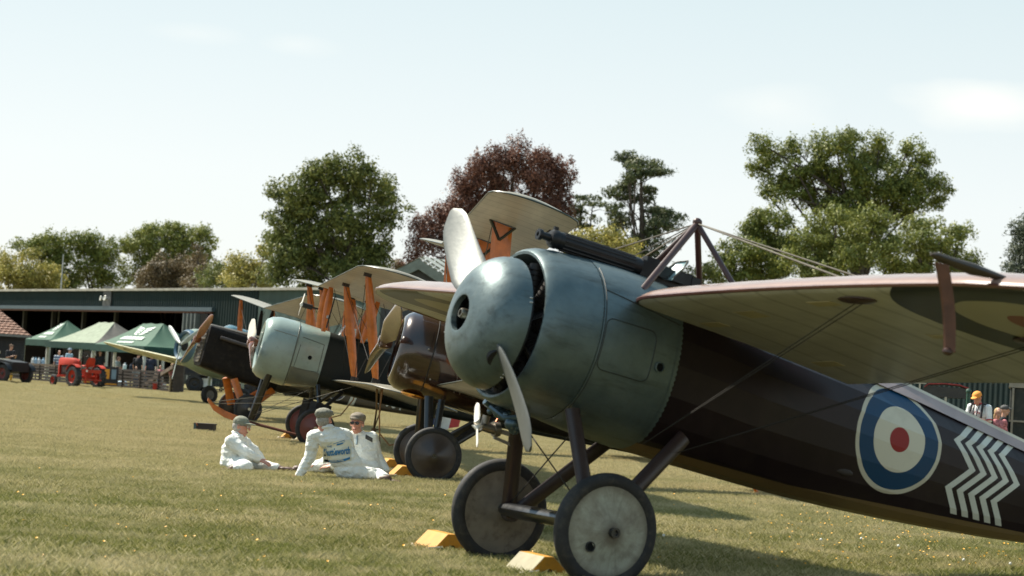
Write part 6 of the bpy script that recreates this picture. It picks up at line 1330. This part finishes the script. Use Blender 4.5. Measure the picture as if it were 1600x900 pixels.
# ================================================================ ground things in the back
RED = mat('bright red tractor paint', (.38, .028, .010), .55, var=.18, spec=.3); DRED = mat('dark red wheel paint', (.10, .012, .010), .6); TWOOD = mat('dark stained timber', (.040, .030, .024), .85, var=.35, scale=4); PWOOD = mat('weathered brown timber', (.11, .08, .055), .85, var=.35, scale=4); BIRON = mat('black iron', (.014, .014, .015), .55)
def vroot(name, org, yaw, label, cat, group=None):
    t = empty(name, org, 0, label, cat, group); t.matrix_world = body_matrix(org, yaw, 0); return t
_t = at(134, 600, 86); _t.z = 0
T = vroot('tractor', _t, -45, 'bright red vintage tractor with red wheels parked by the fence', 'tractor')
def twheel(parent, c, r, w, rim, lugs=0, name='wheel'):
    o = bpy.data.objects.new(name, None); o.location = c; link(o, parent); sg = 1 if c[1] > 0 else -1
    g = G(); g.lathe([(-w/2, r*.62), (-w/2, r*.88), (-w*.35, r*.98), (w*.35, r*.98), (w/2, r*.88), (w/2, r*.62), (-w/2, r*.62)], (0, 0, 0), (0, 1, 0), 32)
    for q in range(lugs):
        a = 2*pi*q/lugs
        for s in (1, -1): aa = a+(.5*2*pi/lugs if s > 0 else 0); d = Vector((cos(aa), 0, sin(aa))); e = Vector((cos(aa+.14), 0, sin(aa+.14))); g.bar(d*r*.985, e*r*.985+Vector((0, s*w*.48, 0)), .045, .05, up=d)
    g.make('tyre', TYRE, o, True)
    g = G(); g.lathe([(w*.30, r*.64), (w*.42, r*.60), (w*.20, r*.52), (w*.12, r*.30), (w*.25, r*.20), (w*.25, 0)], (0, 0, 0), (0, sg, 0), 24); g.lathe([(-w*.3, r*.64), (-w*.42, r*.60), (-w*.1, r*.5), (-w*.1, 0)], (0, 0, 0), (0, sg, 0), 24); g.make('rim', rim, o, True)
    g = G(); g.lathe([(w*.25, r*.17), (w*.42, r*.15), (w*.42, 0)], (0, 0, 0), (0, sg, 0), 10); g.make('hub_cap', BIRON, o); return o
for s in (1, -1):
    twheel(T, (0, s*.62, .46), .46, .26, RED, 18); twheel(T, (1.75, s*.52, .25), .25, .13, RED)
    g = G(); n = 10; g.loft([[Vector((.52*cos(a), s*.50, .46+.52*sin(a))), Vector((.52*cos(a), s*.76, .46+.52*sin(a))), Vector((.54*cos(a), s*.76, .46+.54*sin(a))), Vector((.54*cos(a), s*.50, .46+.54*sin(a)))] for a in [radians(30+100*k_/n) for k_ in range(n+1)]]); g.make('mudguard', RED, T, True)
    g = G(); g.tube([(1.75, s*.1, .45), (1.75, s*.46, .40), (1.75, s*.5, .25)], .035, 8); g.make('front_axle', RED, T, True)
g = G(); hp = lambda x, w, z0, z1: [Vector((x, -w, z0)), Vector((x, w, z0)), Vector((x, w, z1-.10)), Vector((x, w*.6, z1)), Vector((x, -w*.6, z1)), Vector((x, -w, z1-.10))]
g.loft([hp(1.98, .15, .95, 1.20), hp(1.90, .19, .92, 1.26), hp(1.2, .20, .95, 1.26), hp(.75, .18, .95, 1.22), hp(.62, .10, 1.0, 1.12)]); g.make('bonnet', RED, T, True)
g = G(); g.loft([hp(2.0, .16, .48, 1.24), hp(1.90, .18, .46, 1.25)]); g.make('radiator_grille', RED, T, True)
g = G(); g.box((1.45, 0, .72), (.7, .26, .40)); g.box((1.45, .16, .72), (.30, .08, .22)); g.make('engine', mat('oily dark engine', (.06, .03, .025), .6), T)
g = G(); g.box((.85, 0, .62), (.9, .20, .24)); g.box((.1, 0, .55), (.5, .34, .30)); g.tube([(0, -.6, .46), (0, .6, .46)], .08, 10); g.box((1.5, 0, .45), (1.1, .3, .10)); g.make('gearbox', RED, T)
g = G(); g.tube([(.62, .0, 1.10), (.30, .0, 1.42)], .02, 6); g.tube([Vector((.30, 0, 1.42))+Vector((.12*sin(a)*.7, .19*cos(a), .12*sin(a)*.8)) for a in [2*pi*q/16 for q in range(17)]], .014, 6); g.make('steering_wheel', BIRON, T)
g = G(); g.loft([ring(x, zt, zb, w, 2, 16) for x, zt, zb, w in ((.12, .98, .93, .2), (-.05, .96, .90, .24), (-.22, 1.02, .92, .23), (-.30, 1.25, 1.16, .21), (-.33, 1.32, 1.28, .15))]); g.tube([(.2, 0, .70), (-.1, 0, .92)], .03, 6); g.make('seat', RED, T, True)
g = G(); g.box((-.35, 0, .72), (.16, .9, .14)); g.box((-.35, .25, .45), (.05, .05, .5)); g.box((-.35, -.25, .45), (.05, .05, .5)); g.bar((-.4, -.5, .35), (-.4, .5, .35), .05); g.make('rear_linkage', RED, T)
g = G(); g.lathe([(0, .05), (.02, .05), (.02, 0)], (-.44, .28, .73), (-1, 0, 0), 12); g.make('lamp', mat('pale lamp glass', (.6, .55, .5), .3), T)
# dark vintage car at the left edge
_t = at(-10, 594, 88); _t.z = 0
V = vroot('vintage_car', _t, -35, 'black vintage car with red wheels at the left edge, cut by the frame', 'car')
CARB = mat('black car enamel', (.008, .009, .010), .5, spec=.3); CARBL = mat('blue bonnet paint', (.020, .065, .12), .5)
for x in (1.35, -1.35):
    for s in (1, -1): twheel(V, (x, s*.66, .40), .40, .16, DRED)
def cs(x, w, z0, z1): return [Vector((x, -w, z0)), Vector((x, w, z0)), Vector((x, w*1.02, (z0+z1)/2)), Vector((x, w*.9, z1)), Vector((x, -w*.9, z1)), Vector((x, -w*1.02, (z0+z1)/2))]
g = G(); g.loft([cs(.55, .52, .42, 1.02), cs(-.2, .60, .40, 1.02), cs(-1.0, .60, .42, 1.0), cs(-1.7, .50, .5, .92)]); g.make('body', CARB, V, True)
g = G(); g.loft([cs(1.85, .30, .55, 1.02), cs(1.2, .36, .52, 1.05), cs(.55, .48, .50, 1.06)]); g.make('bonnet', CARBL, V, True)
g = G(); g.bar((.4, -.5, 1.02), (.3, -.5, 1.36), .03); g.bar((.4, .5, 1.02), (.3, .5, 1.36), .03); g.bar((.3, -.5, 1.36), (.3, .5, 1.36), .03); g.make('windscreen_frame', STEEL, V)
for x in (1.35, -1.35):
    for s in (1, -1):
        g = G(); g.loft([[Vector((x+.47*cos(a), s*.54, .40+.47*sin(a))), Vector((x+.47*cos(a), s*.80, .40+.47*sin(a))), Vector((x+.49*cos(a), s*.80, .42+.47*sin(a))), Vector((x+.49*cos(a), s*.54, .42+.47*sin(a)))] for a in [radians(10+150*k_/10) for k_ in range(11)]]); g.make('mudguard', CARB, V, True)
for s in (1, -1): g = G(); g.box((0, s*.70, .36), (1.8, .22, .04)); g.make('running_board', mat('grey running board', (.2, .2, .19), .5), V)
g = G(); g.bar((-1.7, .62, 1.03), (-.2, .62, 1.03), .04); g.make('side_rail', STEEL, V)
# fence
fA, fB = atz(-30, 589, 0), atz(278, 614, 0); fu = (fB-fA).normalized(); fL = (fB-fA).length; fn_ = Vector((fu.y, -fu.x, 0))
F_ = empty('timber_fence', fA, 0, 'low dark timber fence with rails running in front of the tents', 'fence')
nb = 12
for k_ in range(nb):
    p = fu*(fL*k_/nb); g = G(); g.box(p+Vector((0, 0, .42)), (.13, .13, .86)); g.make('post', TWOOD, F_)
    for z in (.10, .25, .40, .55, .70, .84):
        a = p; b = fu*(fL*(k_+1)/nb); g = G(); g.bar(a+Vector((0, -.07, z)), b+Vector((0, -.07, z+random.uniform(-.02, .02))), .035, .105); g.make('rail', PWOOD if (z > .8 and k_ < 5) else TWOOD, F_)
g = G(); g.box((0, 0, .62), (.42, .42, 1.24)); g.box((0, 0, 1.27), (.34, .34, .06)); q = g.make('gate_post', TWOOD, None, loc=(fB.x, fB.y, 0)); tag(q, 'thick dark square post at the end of the timber fence', 'post')
pa = atz(217, 607, .04); pb_ = at(272, 573, (fB-CO).dot(CF)-.3); g = G(); g.bar((0, 0, 0), pb_-pa, .14, .16); q = g.make('leaning_plank', PWOOD, None, loc=tuple(pa)); tag(q, 'long weathered plank leaning from the grass up to the thick post', 'plank')
# metal gates right of the post
gA, gB = atz(292, 612, 0)+Vector((0, 1.5, 0)), atz(470, 619, 0)
gu = (gB-gA); gL = gu.length; gu.normalize(); ngt = 4
for k_ in range(ngt):
    a = gA+gu*(gL*k_/ngt); gt = empty('metal_gate', a, 0, ['black metal field gate right beside the thick post', 'second black metal gate, behind the pale aircraft wheel', 'third black metal gate, behind the square nosed biplane', 'farthest right black metal gate, behind the middle biplane legs'][k_], 'gate', 'black metal gates right of the post'); w = gL/ngt*.96
    for z in (.15, .38, .60, .82, 1.08): g = G(); g.tube([gu*.04+Vector((0, 0, z)), gu*w+Vector((0, 0, z))], .03, 6); g.make('bar', BIRON, gt)
    for u in (.04, w): g = G(); g.tube([gu*u, gu*u+Vector((0, 0, 1.15))], .035, 6); g.make('upright', BIRON, gt)
    g = G(); g.tube([gu*.04+Vector((0, -.03, .15)), gu*w+Vector((0, -.03, 1.08))], .025, 6); g.make('brace', BIRON, gt)
c = at(322, 598, (gA-CO).dot(CF)-1); g = G(); g.box((0, 0, 0), (.55, .03, .42)); wb = g.make('notice_board', mat('white board', (.62, .66, .64), .5), None, loc=tuple(c)); tag(wb, 'blank white board fixed low on the black gate behind the aircraft wheel', 'board')
g = G(); g.box(c+Vector((0, .05, -.3)), (.05, .05, .9)); q = g.make('board_stake', BIRON); tag(q, 'thin black stake carrying the white board', 'stake')
# dark trailer and clutter beyond the gates, dark hedge under the hangar wall
for k_, (px, D, w, h, nm, lab, m_x) in enumerate([(352, 95, 4.2, 1.5, 'trailer', 'dark flat trailer behind the black gates', BIRON), (430, 96, 3.0, 1.3, 'trailer', 'dark low trailer further right behind the gates', TWOOD)]):
    b = at(px, 560, D); b.z = 0; tr = empty(nm, b, 0, lab, 'trailer'); g = G(); g.box((0, 0, .85), (w, 1.8, .12)); g.box((-w*.3, 0, 1.15), (w*.3, 1.4, .5)); g.make('bed', m_x, tr)
    for x in (-w*.3, w*.3):
        for y in (-.8, .8): twheel(tr, (x, y, .42), .42, .2, BIRON)
    for x in np.linspace(-w/2, w/2, 5): g = G(); g.bar((x, -.9, .9), (x, -.9, .9+h*.5), .05); g.make('stake', m_x, tr)
# display boards and crates near the tractor
for px, py, D, lab, w, h in ((172, 592, 90, 'black display board with orange blocks right of the red tractor', .72, .85), (138, 594, 93.5, 'small black display board with orange strip behind the tractor rear wheels', .5, .55)):
    b = at(px, py, D); b.z = 0; t = empty('display_board', b, 0, lab, 'sign'); g = G(); g.box((0, 0, .12+h/2), (w, .05, h)); g.make('panel', BIRON, t)
    OR = mat('orange print', (.65, .27, .02), .6)
    g = G(); g.box((-w*.22, -.03, .12+h*.60), (w*.34, .01, h*.52)); g.make('printed_block', OR, t); g = G(); g.box((w*.22, -.03, .12+h*.60), (w*.30, .01, h*.52)); g.make('printed_block', mat('blue grey print', (.16, .24, .30), .6), t); g = G(); g.box((0, -.03, .18), (w*.9, .01, .07)); g.make('printed_strip', OR, t)
for px, py, D, w, h, nm, lab, mm in ((252, 592, 89, .55, .35, 'bag', 'white bag lying behind the fence near the leaning plank', mat('white plastic bag', (.62, .62, .58), .6)), (247, 604, 89, .4, .3, 'crate', 'red crate at the foot of the fence left of the thick post', RED), (190, 598, 93, .6, .3, 'bag', 'pale blue bag on the ground behind the fence under the right tent', mat('pale blue bag', (.25, .36, .46), .7))):
    b = at(px, py, D); o = blob(nm, [('e', Vector((0, 0, 0)), (w/2, .2, h/2), Matrix.Identity(3)), ('e', Vector((w*.2, 0, h*.2)), (w/4, .15, h/3), Matrix.Identity(3))], .04, mm, None, 1, .02, 6) if nm == 'bag' else None
    if o is None: g = G(); g.box((0, 0, 0), (w, .4, h)); g.box((0, 0, h*.5), (w*1.06, .44, .04)); o = g.make(nm, mm)
    o.location = (b.x, b.y, h/2+.02); tag(o, lab, nm)
# tables under the tents
for px, D, lab in ((200, 96, 'folding table with green cloth under the right tent'), (62, 103, 'wooden table with cups left of the red tractor')):
    b = at(px, 560, D); b.z = 0; t = empty('table', b, atan2(fu.y, fu.x), lab, 'table'); g = G(); g.box((0, 0, .80), (2.2, .8, .05)); g.make('table_top', mat('green table cloth', (.04, .12, .06), .8) if px == 200 else PWOOD, t)
    for x in (-1, 1):
        for y in (-.35, .35): g = G(); g.box((x, y, .39), (.05, .05, .78)); g.make('leg', TWOOD, t)
for i_, (px, dz, mm) in enumerate(((56, .97, LBL), (61, .93, WSH), (52, .90, WSH), (68, .9, LBL), (196, .92, WSH), (206, .95, NAVY))):
    b = at(px, 560, 103 if px < 100 else 96); g = G(); g.lathe([(0, .09), (.02, .10), (.25, .09), (.28, .04), (.36, .04), (.36, 0)], (0, 0, 0), (0, 0, 1), 10); o = g.make('bottle', mm, None, True, loc=(b.x, b.y, .83)); tag(o, ['pale blue flask on the wooden table, second from the left', 'white flask in the middle of the wooden table', 'leftmost white flask on the wooden table', 'pale blue flask nearest the tractor on the wooden table', 'white flask on the green table', 'navy flask on the green table'][i_], 'flask', 'flasks on the tables')
# dark tool box on the grass
b = atz(320, 676, 0); t = empty('tool_box', b, radians(-6), 'long dark wooden box with a teal end standing on the grass left of the men', 'box')
g = G(); g.box((0, 0, .085), (.37, .20, .15)); g.box((0, 0, .165), (.39, .22, .015)); g.make('box_body', mat('dark brown box', (.028, .018, .014), .6), t); g = G(); g.box((-.188, 0, .085), (.012, .19, .14)); g.box((-.165, -.102, .085), (.04, .006, .14)); g.make('box_end', mat('teal box end', (.06, .11, .12), .6), t)
g = G(); g.tube([(-.16, -.10, .17), (-.13, -.12, .155), (-.12, -.118, .12)], .006, 5); g.make('rope_handle', mat('orange cord', (.5, .16, .06), .8), t)
# ---- right hand background
Vn = empty('van', at(1592, 700, 38)*1, 0, 'dark grey green vintage van body cut off by the right edge', 'van'); vb = at(1574, 700, 38); vb.z = 0; Vn.location = vb; Vn.rotation_euler = (0, 0, -radians(14.6))
VG = mat('dull grey green van paint', (.035, .040, .036), .75, spec=.2, var=.15, dirt=((.10, .09, .07), .4)); VC = mat('faded cream van roof', (.28, .255, .20), .6)
g = G(); g.box((1.6, 1.1, 1.10), (3.2, 2.2, 1.35)); o = g.make('van_body', VG, Vn); md = o.modifiers.new('b', 'BEVEL'); md.width = .05; md.segments = 3
g = G(); P0 = [(-.03, 1.76), (-.02, 1.86), (.06, 1.93), (.3, 1.96), (2.9, 1.96), (3.2, 1.86), (3.23, 1.76)]; g.loft([[Vector((x, y, z)) for x, z in P0] for y in (-.03, 2.23)]); g.make('roof', VC, Vn, True)
g = G(); g.box((1.6, -.015, 1.12), (3.2, .03, .035)); g.make('trim_strip', VC, Vn)
g = G(); g.box((.06, -.02, 1.0), (.04, .04, 1.5)); g.make('corner_trim', VC, Vn)
for x in (.7, 2.6): twheel(Vn, (x, .05, .36), .36, .18, BIRON)
Tk = empty('open_truck', at(1462, 700, 46), 0, 'vintage open truck with red edged black canopy, seen over the monoplane tail', 'truck'); tb = at(1415, 700, 46); tb.z = 0; Tk.location = tb; Tk.rotation_euler = (0, 0, -radians(12))
g = G(); g.box((.9, .9, 1.0), (2.4, 1.6, .5)); g.make('truck_body', mat('black truck body', (.016, .017, .018), .45), Tk)
can = [(.35, 1.78), (.45, 1.86), (.8, 1.885), (1.15, 1.87), (1.36, 1.80), (1.40, 1.72)]
g = G(); g.loft([[Vector((x, y, z)) for x, z in can]+[Vector((x, y, z-.03)) for x, z in can[::-1]] for y in (0, 1.7)]); g.make('canopy', mat('red canopy edge', (.30, .030, .028), .5), Tk)
g = G(); g.loft([[Vector((x, y, z)) for x, z in ((.30, 1.58), (.36, 1.80), (1.33, 1.78), (1.32, 1.56), (.8, 1.54))] for y in (.03, 1.65)]); g.make('canopy_hood', mat('charcoal hood fabric', (.05, .048, .045), .8), Tk)
g = G()
for x in (-.15, .05, .25): g.bar((x, 0, 1.2), (x, 0, 1.86), .035)
g.bar((-.5, 0, 1.85), (.4, 0, 1.85), .03); g.bar((-.5, 0, 1.66), (.3, 0, 1.66), .025); g.bar((.85, 0, 1.2), (.85, 0, 1.56), .05); g.make('window_frame', mat('cream window frame', (.5, .46, .36), .6), Tk)
g = G(); g.box((0, .4, 1.93), (1.1, .7, .05)); g.make('roof', mat('pale blue white roof', (.5, .58, .58), .5), Tk)
for x in (.1, 1.7):
    for y in (.0, 1.7): twheel(Tk, (x, y, .4), .4, .16, DRED)
b = at(1509, 700, 42); g = G(); g.tube([(0, 0, 0), (0, 0, 1.66)], .045, 8); g.ball((0, 0, 1.68), .06, 8); o = g.make('green_post', mat('dark green post paint', (.02, .07, .045), .5), None, loc=(b.x, b.y, 0)); tag(o, 'slim dark green post left of the man in the orange yellow cap', 'post')
b = at(1495, 700, 40); g = G(); g.box((0, 0, 1.16), (.9, .05, .05)); g.box((-.4, 0, .58), (.06, .06, 1.15)); g.box((.4, 0, .58), (.06, .06, 1.15)); o = g.make('barrier_rail', PWOOD, None, loc=(b.x, b.y, 0)); tag(o, 'short wooden barrier just behind the monoplane tail, left of the visitor', 'barrier')
